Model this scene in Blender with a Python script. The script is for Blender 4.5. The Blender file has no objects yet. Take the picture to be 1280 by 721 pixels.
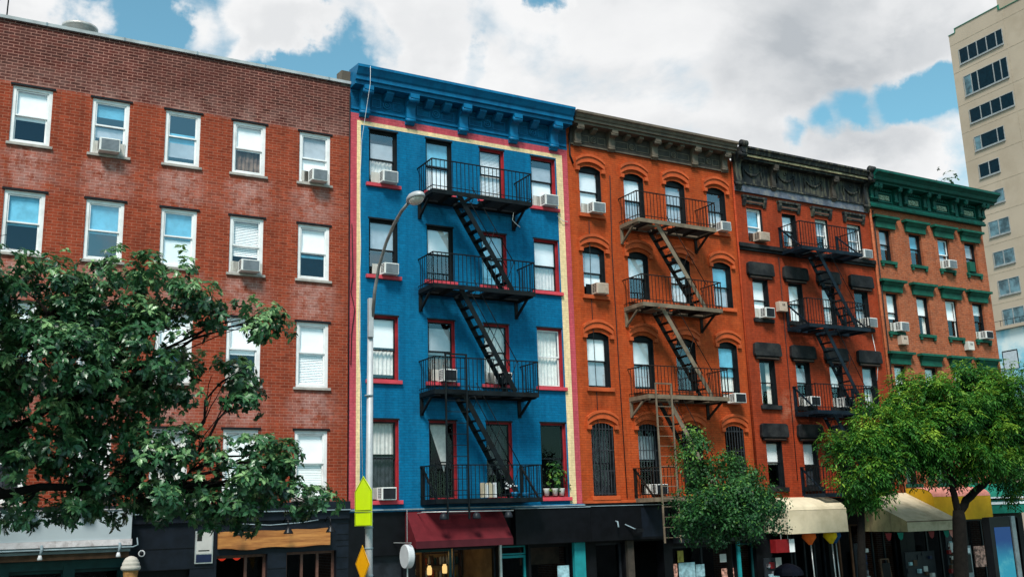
import bpy, math, random
import numpy as np
from mathutils import Vector, Matrix
random.seed(7)
RNG = np.random.default_rng(11)
scene = bpy.context.scene
COL = scene.collection
G = 1.15                      # level of the pavement (the road lies 0.15 m lower)
R = math.radians

# ------------------------------------------------------------------ materials
def _nt(name):
    m = bpy.data.materials.new(name); m.use_nodes = True
    nt = m.node_tree
    return m, nt, nt.nodes['Principled BSDF']

def nn(nt, typ, **kw):
    n = nt.nodes.new(typ)
    for k, v in kw.items():
        if k in n.inputs: n.inputs[k].default_value = v
        else: setattr(n, k, v)
    return n

def mixc(nt, fac, a, b, mode='MIX'):
    n = nt.nodes.new('ShaderNodeMix'); n.data_type = 'RGBA'; n.blend_type = mode
    for idx, v in ((0, fac), (6, a), (7, b)):
        if isinstance(v, bpy.types.NodeSocket): nt.links.new(v, n.inputs[idx])
        elif idx == 0: n.inputs[0].default_value = v
        else: n.inputs[idx].default_value = (*v[:3], 1)
    return n.outputs[2]

def math_(nt, op, a, b=None, clamp=False):
    n = nt.nodes.new('ShaderNodeMath'); n.operation = op; n.use_clamp = clamp
    for i, v in enumerate((a, b)):
        if v is None: continue
        if isinstance(v, bpy.types.NodeSocket): nt.links.new(v, n.inputs[i])
        else: n.inputs[i].default_value = v
    return n.outputs[0]

def ramp(nt, fac, lo, hi):
    n = nt.nodes.new('ShaderNodeMapRange'); n.interpolation_type = 'SMOOTHSTEP'
    nt.links.new(fac, n.inputs[0]); n.inputs[1].default_value = lo; n.inputs[2].default_value = hi
    return n.outputs[0]

def noise(nt, scale, detail=4, rough=.6, vec=None, scl=None):
    tc = nt.nodes.new('ShaderNodeTexCoord')
    n = nn(nt, 'ShaderNodeTexNoise', Scale=scale, Detail=detail, Roughness=rough)
    v = vec or tc.outputs['Object']
    if scl:
        mp = nt.nodes.new('ShaderNodeMapping'); mp.inputs['Scale'].default_value = scl
        nt.links.new(v, mp.inputs[0]); v = mp.outputs[0]
    nt.links.new(v, n.inputs['Vector'])
    return n.outputs[0]

def mat(name, col, rough=.65, metal=0, var=.18, vscale=4., bump=0., bscale=40., grime=None, gamt=.5, gscale=1.2, streak=False, spec=.18):
    m, nt, b = _nt(name)
    n = noise(nt, vscale)
    lo = [c * (1 - var) for c in col]; hi = [c * (1 + var) for c in col]
    c = mixc(nt, ramp(nt, n, .3, .7), lo, hi)
    if grime:
        g = noise(nt, gscale, 6, .65, scl=(3, 3, .5) if streak else None)
        c = mixc(nt, math_(nt, 'MULTIPLY', ramp(nt, g, .45, .68), gamt), c, grime)
    nt.links.new(c, b.inputs['Base Color'])
    b.inputs['Roughness'].default_value = rough; b.inputs['Metallic'].default_value = metal
    b.inputs['Specular IOR Level'].default_value = spec
    if bump:
        bp = nn(nt, 'ShaderNodeBump', Strength=bump, Distance=.02)
        nt.links.new(noise(nt, bscale, 5), bp.inputs['Height']); nt.links.new(bp.outputs[0], b.inputs['Normal'])
    return m

def brick(name, ca, cb, mortar, w=.235, h=.076, ms=.010, bump=.5, pale=(.42, .27, .24), soot_shade=(.05, .02, .015), painted=False, grime=.25, rough=.8):
    m, nt, b = _nt(name)
    tc = nt.nodes.new('ShaderNodeTexCoord')
    sp = nt.nodes.new('ShaderNodeSeparateXYZ'); nt.links.new(tc.outputs['Object'], sp.inputs[0])
    cx = nt.nodes.new('ShaderNodeCombineXYZ')
    nt.links.new(math_(nt, 'ADD', sp.outputs[0], sp.outputs[1]), cx.inputs[0]); nt.links.new(sp.outputs[2], cx.inputs[1])
    br = nt.nodes.new('ShaderNodeTexBrick'); nt.links.new(cx.outputs[0], br.inputs['Vector'])
    br.inputs['Scale'].default_value = 1; br.inputs['Brick Width'].default_value = w; br.inputs['Row Height'].default_value = h
    br.inputs['Mortar Size'].default_value = ms; br.inputs['Mortar Smooth'].default_value = .25; br.inputs['Bias'].default_value = 0
    br.inputs['Color1'].default_value = (*ca, 1); br.inputs['Color2'].default_value = (*cb, 1); br.inputs['Mortar'].default_value = (*mortar, 1)
    c = br.outputs['Color']
    big = noise(nt, .55, 6, .65)
    c = mixc(nt, math_(nt, 'MULTIPLY', ramp(nt, big, .42, .72), grime), c, [x * .45 for x in ca])
    stk = noise(nt, 1.4, 6, .7, scl=(2.6, 2.6, .22))
    c = mixc(nt, ramp(nt, stk, .28, .75), mixc(nt, 1, c, (.74, .76, .78), 'MULTIPLY'), mixc(nt, 1, c, (1.12, 1.10, 1.08), 'MULTIPLY'))
    fine = noise(nt, 9, 3)
    c = mixc(nt, ramp(nt, fine, .25, .8), mixc(nt, 1, c, (.86, .86, .86), 'MULTIPLY'), mixc(nt, 1, c, (1.14, 1.14, 1.14), 'MULTIPLY'))
    a = nt.nodes.new('ShaderNodeAttribute'); a.attribute_name = 'stain'
    pn = noise(nt, 3.2, 6, .7)
    pf = math_(nt, 'MULTIPLY', a.outputs['Fac'], ramp(nt, pn, .34, .58), True)
    pf = math_(nt, 'MULTIPLY', pf, math_(nt, 'ADD', math_(nt, 'MULTIPLY', br.outputs['Fac'], .5), .5), True)
    c = mixc(nt, pf, c, pale)
    s = nt.nodes.new('ShaderNodeAttribute'); s.attribute_name = 'soot_shade'
    sf = math_(nt, 'MULTIPLY', s.outputs['Fac'], ramp(nt, noise(nt, 1.6, 6, .7, scl=(1, 1, .45)), .3, .7), True)
    c = mixc(nt, sf, c, soot_shade)
    nt.links.new(c, b.inputs['Base Color']); b.inputs['Roughness'].default_value = rough
    b.inputs['Specular IOR Level'].default_value = .07
    bp = nn(nt, 'ShaderNodeBump', Strength=bump, Distance=.012)
    hgt = math_(nt, 'SUBTRACT', 1, br.outputs['Fac'])
    hgt = math_(nt, 'ADD', hgt, math_(nt, 'MULTIPLY', noise(nt, 22, 4), .6))
    nt.links.new(hgt, bp.inputs['Height']); nt.links.new(bp.outputs[0], b.inputs['Normal'])
    return m

def glass(name, tint=(.55, .62, .66), refl=.28, rough=.015, gc=(.66, .88, 1)):
    m = bpy.data.materials.new(name); m.use_nodes = True; nt = m.node_tree
    nt.nodes.clear()
    out = nt.nodes.new('ShaderNodeOutputMaterial')
    tr = nn(nt, 'ShaderNodeBsdfTransparent'); tr.inputs[0].default_value = (*tint, 1)
    gl = nn(nt, 'ShaderNodeBsdfGlossy', Roughness=rough); gl.inputs[0].default_value = (*gc, 1)
    lw = nn(nt, 'ShaderNodeLayerWeight', Blend=.5)
    fr = math_(nt, 'ADD', math_(nt, 'MULTIPLY', math_(nt, 'POWER', lw.outputs['Facing'], 5.), .9), .045)      # two-sided pane
    bp = nn(nt, 'ShaderNodeBump', Strength=.02, Distance=.05)
    nt.links.new(noise(nt, 2.2, 2), bp.inputs['Height']); nt.links.new(bp.outputs[0], gl.inputs['Normal'])
    mx = nt.nodes.new('ShaderNodeMixShader')
    nt.links.new(math_(nt, 'ADD', fr, refl, True), mx.inputs[0])
    nt.links.new(tr.outputs[0], mx.inputs[1]); nt.links.new(gl.outputs[0], mx.inputs[2]); nt.links.new(mx.outputs[0], out.inputs[0])
    return m

def emit(name, col, strength, base=None):
    m, nt, b = _nt(name)
    b.inputs['Base Color'].default_value = (*(base or col), 1)
    b.inputs['Emission Color'].default_value = (*col, 1); b.inputs['Emission Strength'].default_value = strength
    return m

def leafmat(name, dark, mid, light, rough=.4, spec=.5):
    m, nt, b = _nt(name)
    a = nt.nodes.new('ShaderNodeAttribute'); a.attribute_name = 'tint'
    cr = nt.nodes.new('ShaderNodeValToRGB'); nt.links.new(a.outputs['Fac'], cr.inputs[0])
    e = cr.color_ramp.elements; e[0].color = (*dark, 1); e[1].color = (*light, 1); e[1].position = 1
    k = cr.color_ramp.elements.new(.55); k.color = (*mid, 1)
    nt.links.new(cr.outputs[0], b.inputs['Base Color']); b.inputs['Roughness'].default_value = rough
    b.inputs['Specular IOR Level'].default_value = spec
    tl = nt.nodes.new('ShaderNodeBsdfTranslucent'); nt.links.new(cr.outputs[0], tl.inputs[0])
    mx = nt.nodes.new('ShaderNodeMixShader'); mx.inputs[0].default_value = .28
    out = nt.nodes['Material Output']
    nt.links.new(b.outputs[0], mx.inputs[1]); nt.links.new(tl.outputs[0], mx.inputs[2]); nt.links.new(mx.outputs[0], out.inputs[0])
    return m

K = {}
K['brick_top'] = brick('old dark brick', (.120, .026, .020), (.052, .014, .012), (.40, .19, .15), w=.25, h=.082, ms=.0095, bump=.6, pale=(.46, .27, .23), grime=.35)
K['brick_red'] = brick('red brick', (.32, .055, .024), (.20, .034, .016), (.36, .14, .09), w=.235, h=.078, ms=.007, pale=(.62, .41, .37), grime=.30)
K['brick_blue'] = brick('blue painted brick', (.002, .140, .290), (.002, .122, .256), (.002, .106, .225), ms=.009, bump=.55, pale=(.02, .20, .38), soot_shade=(.004, .03, .08), grime=.2, rough=.55)
K['brick_pink'] = brick('pink painted brick', (.56, .085, .11), (.50, .07, .095), (.43, .055, .08), ms=.009, bump=.5, grime=.15, rough=.6, soot_shade=(.1, .02, .03))
K['brick_cream'] = brick('cream painted brick', (.86, .65, .36), (.84, .63, .35), (.78, .58, .32), ms=.009, bump=.5, grime=.08, rough=.6)
K['brick_orange'] = brick('orange painted brick', (.47, .072, .016), (.40, .058, .014), (.31, .046, .012), ms=.009, bump=.55, pale=(.5, .2, .09), soot_shade=(.10, .022, .008), grime=.22, rough=.65)
K['brick_rust'] = brick('rust red painted brick', (.37, .050, .016), (.30, .040, .013), (.23, .034, .013), ms=.009, bump=.55, pale=(.4, .16, .1), soot_shade=(.04, .010, .008), grime=.3, rough=.65)
K['brick_tan'] = brick('tan brick', (.40, .096, .036), (.26, .060, .025), (.32, .125, .07), w=.23, h=.078, ms=.011, pale=(.5, .3, .2), grime=.2)
K['brick_side'] = brick('common brick', (.25, .08, .045), (.18, .06, .04), (.3, .2, .16))
K['roof_tar'] = mat('roof tar', (.04, .04, .042), .9)
K['white_frame'] = mat('white window paint', (.72, .72, .72), .4, var=.06, grime=(.4, .38, .36), gamt=.4)
K['dark_frame'] = mat('black window paint', (.008, .010, .012), .5, var=.3, spec=.15)
K['red_frame'] = mat('red window paint', (.30, .022, .028), .45, var=.15, grime=(.08, .01, .012), gamt=.5)
K['brown_frame'] = mat('brown window wood', (.10, .052, .036), .5, var=.25)
K['stone_sill'] = mat('weathered stone sill', (.36, .33, .30), .85, var=.15, bump=.3, grime=(.16, .13, .12), gamt=.6)
K['red_sill'] = mat('red painted sill', (.52, .055, .075), .55, var=.12, grime=(.3, .05, .06), gamt=.5)
K['orange_trim'] = mat('orange painted stone', (.46, .080, .022), .6, var=.12, bump=.2, grime=(.16, .04, .015), gamt=.5)
K['blue_trim'] = mat('blue painted metal', (.002, .122, .262), .45, var=.12, grime=(.003, .05, .14), gamt=.5, streak=True)
K['taupe'] = mat('taupe painted metal', (.125, .098, .072), .6, var=.15, grime=(.07, .06, .05), gamt=.75, streak=True, bump=.2)
K['taupe_dark'] = mat('weathered taupe metal', (.052, .042, .034), .7, var=.25, grime=(.03, .028, .025), gamt=.8, streak=True, bump=.25)
K['black_trim'] = mat('peeling black metal', (.015, .016, .018), .6, var=.4, grime=(.22, .20, .13), gamt=.42, gscale=2.6, streak=True, bump=.3)
K['peel'] = mat('peeling slate paint', (.075, .088, .118), .6, var=.35, grime=(.26, .24, .20), gamt=.6, gscale=3.5, bump=.3)
K['gold_peel'] = mat('peeling gilt moulding', (.33, .27, .15), .6, var=.3, grime=(.05, .05, .045), gamt=.85, gscale=2.4, bump=.2)
K['black_stone'] = mat('black painted stone', (.009, .0095, .011), .65, var=.4, grime=(.05, .05, .048), gamt=.5, bump=.4, bscale=12)
K['green_trim'] = mat('green painted metal', (.003, .070, .052), .5, var=.18, grime=(.004, .032, .026), gamt=.7, streak=True, bump=.15)
K['green_hood'] = mat('green painted stone', (.007, .080, .052), .6, var=.2, grime=(.006, .038, .026), gamt=.6, bump=.2)
K['ornament'] = mat('pale green ornament', (.27, .33, .24), .7, var=.4, vscale=20, bump=.3)
K['blind'] = mat('white blind', (.95, .95, .95), .6, var=.04)
K['shade_grey'] = mat('grey shade', (.42, .46, .50), .7, var=.1)
K['curtain'] = mat('pale curtain', (.74, .72, .68), .8, var=.12, vscale=8)
K['blue_reflect'] = mat('blue sky reflection', (.15, .46, .62), .7, var=.15)  # colour stands in for blue sky mirrored in the panes
K['brown_drape'] = mat('brown drape', (.17, .12, .09), .8, var=.4, vscale=6)
K['dark_drape'] = mat('dark drape', (.035, .04, .05), .8, var=.4, vscale=6)
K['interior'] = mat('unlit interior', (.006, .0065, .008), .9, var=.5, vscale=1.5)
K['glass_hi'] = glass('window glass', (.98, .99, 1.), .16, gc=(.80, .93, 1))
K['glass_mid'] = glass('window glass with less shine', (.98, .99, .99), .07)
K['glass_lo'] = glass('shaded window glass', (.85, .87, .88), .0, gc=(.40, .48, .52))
K['glass_clear'] = glass('clear window glass', (1, 1, 1), .03, gc=(.60, .82, 1))
K['glass_shop'] = glass('dark shop glass', (.62, .66, .68), .0, gc=(.16, .19, .21))
K['iron_black'] = mat('black iron', (.005, .008, .010), .6, var=.4, grime=(.016, .013, .010), gamt=.4, spec=.12)
K['bar_iron'] = mat('grey black window bars', (.035, .037, .042), .55, var=.3, spec=.15)
K['iron_blue'] = mat('blue black iron', (.005, .012, .020), .55, var=.4, grime=(.012, .018, .024), gamt=.4, spec=.15)
K['iron_tan'] = mat('tan painted iron', (.175, .135, .095), .6, var=.2, grime=(.05, .035, .025), gamt=.6)
K['iron_rust'] = mat('brown black iron', (.014, .010, .008), .65, var=.4, spec=.15)
K['galv'] = mat('galvanised metal', (.50, .51, .51), .45, metal=.35, var=.12, grime=(.32, .27, .24), gamt=.6)
K['coping'] = mat('grey metal coping', (.36, .39, .40), .5, var=.12, grime=(.2, .2, .2), gamt=.5)
K['lamp_grey'] = mat('aluminium lamp pole', (.40, .41, .42), .5, metal=.2, var=.08, grime=(.3, .3, .3), gamt=.4)
K['lamp_arm'] = mat('dull aluminium arm', (.26, .25, .24), .4, metal=.5, var=.2)
K['lens'] = mat('lamp lens', (.62, .56, .50), .15, var=.2, vscale=14, spec=.7)
K['ac_white'] = mat('white air conditioner metal', (.66, .66, .64), .5, var=.05, grime=(.42, .40, .37), gamt=.5, gscale=3)
K['ac_beige'] = mat('stained beige air conditioner metal', (.46, .36, .29), .6, var=.1, grime=(.26, .17, .12), gamt=.6, gscale=3)
K['ac_grille'] = mat('air conditioner grille', (.20, .22, .24), .55, metal=.2, var=.15)
K['ac_dark'] = mat('dark air conditioner grille', (.018, .02, .025), .5)
K['ac_panel'] = mat('accordion panel', (.50, .48, .44), .6, var=.1)
K['shop_navy'] = mat('navy black shopfront', (.005, .008, .014), .5, var=.3, spec=.2)
K['shop_black'] = mat('black shopfront', (.0032, .0036, .005), .5, var=.3, spec=.15)
K['shop_char'] = mat('charcoal panel', (.014, .017, .022), .45, var=.3)
K['teal'] = mat('teal shop paint', (.012, .20, .22), .45, var=.12)
K['dk_teal'] = mat('dark teal paint', (.006, .045, .050), .45, var=.2)
K['mahog'] = mat('reddish wood frame', (.115, .055, .042), .45, var=.25, vscale=10)
K['sign_grey'] = mat('blank grey sign face', (.34, .40, .43), .5, var=.05, vscale=.8)
K['sign_rail'] = mat('pale chipped rail', (.55, .53, .55), .5, var=.12, grime=(.16, .12, .11), gamt=.6, gscale=5)
K['steel_grey'] = mat('blue grey rail', (.20, .26, .29), .45, var=.2)
K['lime'] = mat('fluorescent yellow green sign', (.60, .82, .005), .4, var=.03)
K['amber'] = mat('amber warning sign', (.80, .36, .004), .4, var=.04)
K['alu'] = mat('bare aluminium', (.45, .46, .46), .4, metal=.5)
K['black_line'] = mat('black sign border', (.015, .016, .015), .5)
K['white_sign'] = mat('white sign face', (.52, .53, .55), .4, var=.05)
K['paper'] = mat('printed paper', (.48, .47, .45), .7, var=.08)
K['navy_label'] = mat('navy notice', (.012, .02, .055), .5)
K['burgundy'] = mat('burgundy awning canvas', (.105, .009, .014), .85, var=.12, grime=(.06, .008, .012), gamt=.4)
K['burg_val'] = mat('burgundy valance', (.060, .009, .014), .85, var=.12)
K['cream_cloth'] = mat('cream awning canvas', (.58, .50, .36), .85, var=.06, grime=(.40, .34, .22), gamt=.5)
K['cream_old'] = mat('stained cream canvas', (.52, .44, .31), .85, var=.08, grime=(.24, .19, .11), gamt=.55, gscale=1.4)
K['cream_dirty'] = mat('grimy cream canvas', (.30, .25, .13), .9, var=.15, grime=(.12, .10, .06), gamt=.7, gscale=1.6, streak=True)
K['mustard'] = mat('mustard awning canvas', (.50, .29, .012), .8, var=.08, grime=(.36, .19, .01), gamt=.4)
K['salmon'] = mat('sun faded pink canvas', (.58, .23, .19), .85, var=.1, grime=(.46, .14, .10), gamt=.5)
K['green_cloth'] = mat('green awning canvas', (.008, .15, .105), .8, var=.1)
K['white_strip'] = mat('white strip', (.72, .74, .76), .5, var=.04)
K['bark'] = mat('dark bark', (.005, .0038, .003), .95, var=.4, vscale=8, bump=.8, bscale=18)
K['bark_grey'] = mat('grey brown bark', (.035, .027, .020), .9, var=.4, vscale=8, bump=.8, bscale=18)
K['asphalt'] = mat('asphalt', (.05, .05, .052), .9, var=.2, bump=.3, bscale=60)
K['concrete'] = mat('pavement concrete', (.20, .195, .185), .85, var=.15, bump=.2, bscale=30, grime=(.18, .17, .16), gamt=.5)
K['earth'] = mat('city ground', (.08, .078, .075), .9, var=.2, vscale=.2)
K['paint_white'] = mat('road marking', (.7, .7, .68), .7)
K['tower'] = mat('beige cast stone', (.43, .345, .265), .8, var=.05, vscale=.3, grime=(.37, .29, .215), gamt=.8, gscale=.25)
K['tower_seam'] = mat('stone joint', (.40, .32, .24), .85)
K['tower_glass'] = mat('dark tower glass', (.003, .016, .026), .12, var=.2, spec=.12)
K['tower_pale'] = mat('curtained tower glass', (.09, .16, .19), .15, var=.6, vscale=1.2, spec=.3)
K['tower_frame'] = mat('grey window metal', (.30, .31, .31), .4, metal=.2)
K['copper'] = mat('green copper edge', (.03, .17, .11), .6, var=.2)
K['rubber'] = mat('black cable', (.012, .012, .013), .6)
K['white_cable'] = mat('white cable', (.62, .62, .62), .5)
K['leaf_oak'] = leafmat('oak leaves', (.005, .028, .013), (.042, .140, .050), (.25, .42, .17), .34, .55)
K['leaf_mid'] = leafmat('street tree leaves', (.006, .036, .013), (.032, .120, .028), (.17, .30, .04), .5, .25)
K['leaf_lime'] = leafmat('locust leaves', (.005, .040, .010), (.042, .160, .018), (.25, .38, .035), .55, .2)
K['scoop'] = mat('vanilla scoop', (.52, .48, .42), .55, var=.1)
K['cone'] = mat('wafer cone', (.34, .17, .06), .7, var=.25, vscale=16, bump=.5)
K['pot'] = mat('white plant pot', (.55, .54, .5), .5)
K['jar_glow'] = emit('lit jar lamp', (1., .62, .22), 1.6)
K['bulb'] = emit('warm bulb', (1., .55, .16), 5)
K['warm_wall'] = mat('warm plaster', (.30, .19, .08), .8, var=.3, vscale=2)
K['red_lantern'] = emit('red lantern', (.8, .05, .02), .5)
K['black_plastic'] = mat('black plastic', (.008, .009, .011), .35)
K['kiosk_metal'] = mat('brushed kiosk metal', (.20, .24, .26), .4, metal=.5)
K['red_paint'] = mat('dark red box paint', (.17, .008, .010), .5)
K['orange_cloth'] = mat('orange cloth', (.72, .13, .02), .8, var=.2)
K['yellow_cloth'] = mat('yellow cloth', (.62, .42, .01), .8, var=.2)
K['blue_cloth'] = mat('blue cloth', (.012, .07, .20), .8, var=.3)
K['poster_blue'] = mat('pale blue poster', (.26, .42, .47), .6, var=.35, vscale=7)
K['poster_red'] = mat('red and cream poster', (.45, .22, .17), .6, var=.9, vscale=9)
K['poster_yel'] = mat('yellow poster', (.33, .27, .06), .6, var=.4, vscale=5)
K['goods'] = mat('mixed goods', (.12, .11, .12), .6, var=.95, vscale=13)
K['navy_cloth'] = mat('navy nylon', (.003, .004, .008), .7, var=.2, spec=.05)
K['wood_dark'] = mat('dark wood', (.07, .038, .022), .6, var=.3)

def wood_sign():
    m, nt, b = _nt('live edge plank')
    c = mixc(nt, ramp(nt, noise(nt, 2.2, 8, .68, scl=(.45, 1, 5)), .32, .68), (.22, .070, .014), (.50, .215, .055))
    c = mixc(nt, math_(nt, 'MULTIPLY', ramp(nt, noise(nt, 2.4, 5, .6, scl=(.4, 1, 1)), .5, .7), .6), c, (.17, .05, .014))
    nt.links.new(c, b.inputs['Base Color']); b.inputs['Roughness'].default_value = .45
    return m
K['plank'] = wood_sign()

def screen_mat():
    m, nt, b = _nt('blue glowing screen')
    tc = nt.nodes.new('ShaderNodeTexCoord'); sp = nt.nodes.new('ShaderNodeSeparateXYZ'); nt.links.new(tc.outputs['Object'], sp.inputs[0])
    f = ramp(nt, sp.outputs[2], 1.3, 2.2)
    n = noise(nt, 1.6, 4)
    c = mixc(nt, f, (.02, .32, .45), (.004, .045, .20))
    c = mixc(nt, math_(nt, 'MULTIPLY', ramp(nt, n, .5, .75), math_(nt, 'SUBTRACT', 1, f)), c, (.12, .5, .55))
    nt.links.new(c, b.inputs['Emission Color']); b.inputs['Emission Strength'].default_value = .8
    b.inputs['Base Color'].default_value = (.01, .02, .03, 1); b.inputs['Roughness'].default_value = .15
    return m
K['screen'] = screen_mat()

def mural_mat():
    m, nt, b = _nt('painted sky mural')
    n = noise(nt, .22, 6, .6)
    c = mixc(nt, ramp(nt, n, .42, .62), (.16, .46, .60), (.62, .68, .68))
    nt.links.new(c, b.inputs['Base Color']); b.inputs['Roughness'].default_value = .8
    return m
K['mural'] = mural_mat()

# ------------------------------------------------------------------ mesh helpers
class MB:
    """collects shapes in world coordinates and links them as one mesh object"""
    def __init__(s): s.v = []; s.f = []; s.mi = []; s.sm = []; s.m = 0
    def _add(s, vs, fs, smooth=False):
        o = len(s.v); s.v += [tuple(p) for p in vs]
        for f in fs: s.f.append([i + o for i in f]); s.mi.append(s.m); s.sm.append(smooth)
    def box(s, x0, x1, y0, y1, z0, z1):
        vs = [(x, y, z) for x in (x0, x1) for y in (y0, y1) for z in (z0, z1)]
        s._add(vs, [(0, 1, 3, 2), (4, 6, 7, 5), (0, 4, 5, 1), (2, 3, 7, 6), (0, 2, 6, 4), (1, 5, 7, 3)]); return s
    def quad(s, a, b, c, d): s._add([a, b, c, d], [(0, 1, 2, 3)]); return s
    def poly(s, pts): s._add(pts, [tuple(range(len(pts)))]); return s
    def prism(s, prof, x0, x1):
        """profile of (y,z) points swept along x"""
        n = len(prof)
        vs = [(x0, y, z) for y, z in prof] + [(x1, y, z) for y, z in prof]
        fs = [(i, (i + 1) % n, n + (i + 1) % n, n + i) for i in range(n)]
        fs += [tuple(range(n - 1, -1, -1)), tuple(range(n, 2 * n))]
        s._add(vs, fs); return s
    def prism_y(s, prof, y0, y1):
        n = len(prof)
        vs = [(x, y0, z) for x, z in prof] + [(x, y1, z) for x, z in prof]
        fs = [(i, (i + 1) % n, n + (i + 1) % n, n + i) for i in range(n)] + [tuple(range(n - 1, -1, -1)), tuple(range(n, 2 * n))]
        s._add(vs, fs); return s
    def bar(s, p, q, w, h=None, up=(0, 0, 1)):
        h = h or w; p = Vector(p); q = Vector(q); d = (q - p).normalized(); u = Vector(up)
        if abs(d.dot(u)) > .98: u = Vector((0, 1, 0))
        a = d.cross(u).normalized() * w / 2; b = a.cross(d).normalized() * h / 2
        vs = [e + i * a + j * b for e in (p, q) for i, j in ((-1, -1), (1, -1), (1, 1), (-1, 1))]
        s._add(vs, [(3, 2, 1, 0), (4, 5, 6, 7), (0, 1, 5, 4), (1, 2, 6, 5), (2, 3, 7, 6), (3, 0, 4, 7)]); return s
    def tube(s, pts, r, n=8, cap=True):
        pts = [Vector(p) for p in pts]; rs = r if isinstance(r, (list, tuple)) else [r] * len(pts)
        vs = []; u = None
        for i, p in enumerate(pts):
            d = (pts[min(i + 1, len(pts) - 1)] - pts[max(i - 1, 0)]).normalized()
            if u is None: u = d.cross(Vector((0, 0, 1)) if abs(d.z) < .9 else Vector((1, 0, 0))).normalized()
            else: u = (u - d * u.dot(d)).normalized()
            w = d.cross(u)
            for k in range(n):
                a = 2 * math.pi * k / n; vs.append(p + (u * math.cos(a) + w * math.sin(a)) * rs[i])
        fs = [(i * n + k, i * n + (k + 1) % n, (i + 1) * n + (k + 1) % n, (i + 1) * n + k) for i in range(len(pts) - 1) for k in range(n)]
        if cap: fs += [tuple(range(n - 1, -1, -1)), tuple(range((len(pts) - 1) * n, len(pts) * n))]
        s._add(vs, fs, True); return s
    def lathe(s, c, prof, n=16, axis='z', smooth=True):
        """profile of (radius, height) turned about an axis through c"""
        c = Vector(c); vs = []
        for rr, hh in prof:
            for k in range(n):
                a = 2 * math.pi * k / n; e = (rr * math.cos(a), rr * math.sin(a), hh)
                if axis == 'y': e = (e[0], hh, e[1])
                if axis == 'x': e = (hh, e[0], e[1])
                vs.append(c + Vector(e))
        fs = [(i * n + k, i * n + (k + 1) % n, (i + 1) * n + (k + 1) % n, (i + 1) * n + k) for i in range(len(prof) - 1) for k in range(n)]
        fs += [tuple(range(n - 1, -1, -1)), tuple(range((len(prof) - 1) * n, len(prof) * n))]
        s._add(vs, fs, smooth); return s
    def ring(s, c, rad, r, n=20, m=6):
        """torus lying in the xz plane"""
        vs = []
        for i in range(n):
            a = 2 * math.pi * i / n
            for j in range(m):
                b = 2 * math.pi * j / m; q = rad + r * math.cos(b)
                vs.append((c[0] + q * math.cos(a), c[1] + r * math.sin(b), c[2] + q * math.sin(a)))
        s._add(vs, [(i * m + j, ((i + 1) % n) * m + j, ((i + 1) % n) * m + (j + 1) % m, i * m + (j + 1) % m) for i in range(n) for j in range(m)], True); return s
    def build(s, name, mats, parent=None, bevel=0):
        me = bpy.data.meshes.new(name)
        o = wloc(parent)
        me.from_pydata([(a - o.x, b - o.y, c - o.z) for a, b, c in s.v], [], s.f)
        for mm in (mats if isinstance(mats, (list, tuple)) else [mats]): me.materials.append(K[mm] if isinstance(mm, str) else mm)
        me.polygons.foreach_set('material_index', s.mi); me.polygons.foreach_set('use_smooth', s.sm)
        me.update()
        ob = bpy.data.objects.new(name, me); COL.objects.link(ob); ob.parent = parent
        if bevel:
            b = ob.modifiers.new('bevel', 'BEVEL'); b.width = bevel; b.segments = 2; b.limit_method = 'ANGLE'
        return ob

def wloc(o):
    v = Vector((0, 0, 0))
    while o is not None: v += o.location; o = o.parent
    return v

def thing(name, label, cat, loc, group=None):
    o = bpy.data.objects.new(name, None); o.empty_display_size = .3; COL.objects.link(o); o.location = loc
    return tag(o, label, cat, group)
def tag(o, label, cat, group=None):
    o['label'] = label; o['category'] = cat
    if group: o['group'] = group
    return o
def struct(name, mb, m):
    o = mb.build(name, m); o['kind'] = 'structure'; return o
def dup(root, loc, label=None, group=None):
    r = root.copy(); COL.objects.link(r); r.location = loc
    if label: r['label'] = label
    if group: r['group'] = group
    for ch in list(root.children):
        c = ch.copy(); COL.objects.link(c); c.parent = r
        for g in list(ch.children):
            d = g.copy(); COL.objects.link(d); d.parent = c
    return r

# ------------------------------------------------------------------ camera
cd = bpy.data.cameras.new('camera'); cam = bpy.data.objects.new('camera', cd); COL.objects.link(cam)
cr_ = Vector((.86917509, -.49358935, -.03007006)); cu_ = Vector((-.08326983, -.20603009, .97499628)); cf_ = Vector((.48744312, .84493855, .22017733))
cam.matrix_world = Matrix(((cr_.x, cu_.x, -cf_.x, -10.0345), (cr_.y, cu_.y, -cf_.y, -26.6666), (cr_.z, cu_.z, -cf_.z, 4.5), (0, 0, 0, 1)))
cd.sensor_width = 36; cd.lens = 36 * 1267.2356 / 1280; cd.clip_end = 3000; cd.clip_start = .1
scene.camera = cam

# ------------------------------------------------------------------ daylight
SUN = Vector((-.46, -.64, 1.0)).normalized()
W = bpy.data.worlds.new('World'); scene.world = W; W.use_nodes = True
nt = W.node_tree; nt.nodes.clear()
wo = nt.nodes.new('ShaderNodeOutputWorld')
sky = nt.nodes.new('ShaderNodeTexSky'); sky.sky_type = 'NISHITA'; sky.sun_disc = False
sky.sun_elevation = math.asin(SUN.z); sky.sun_rotation = math.atan2(SUN.x, SUN.y) % (2 * math.pi)
sky.air_density = 1.0; sky.dust_density = .6; sky.ozone_density = 1.2
bg1 = nn(nt, 'ShaderNodeBackground', Strength=.15)
nt.links.new(mixc(nt, 1, sky.outputs[0], (.92, 1.38, 1.16), 'MULTIPLY'), bg1.inputs[0])
tc = nt.nodes.new('ShaderNodeTexCoord'); D = tc.outputs['Generated']
sp = nt.nodes.new('ShaderNodeSeparateXYZ'); nt.links.new(D, sp.inputs[0])
zz = math_(nt, 'ADD', math_(nt, 'MAXIMUM', sp.outputs[2], 0), .32)
cxy = nt.nodes.new('ShaderNodeCombineXYZ')
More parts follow.
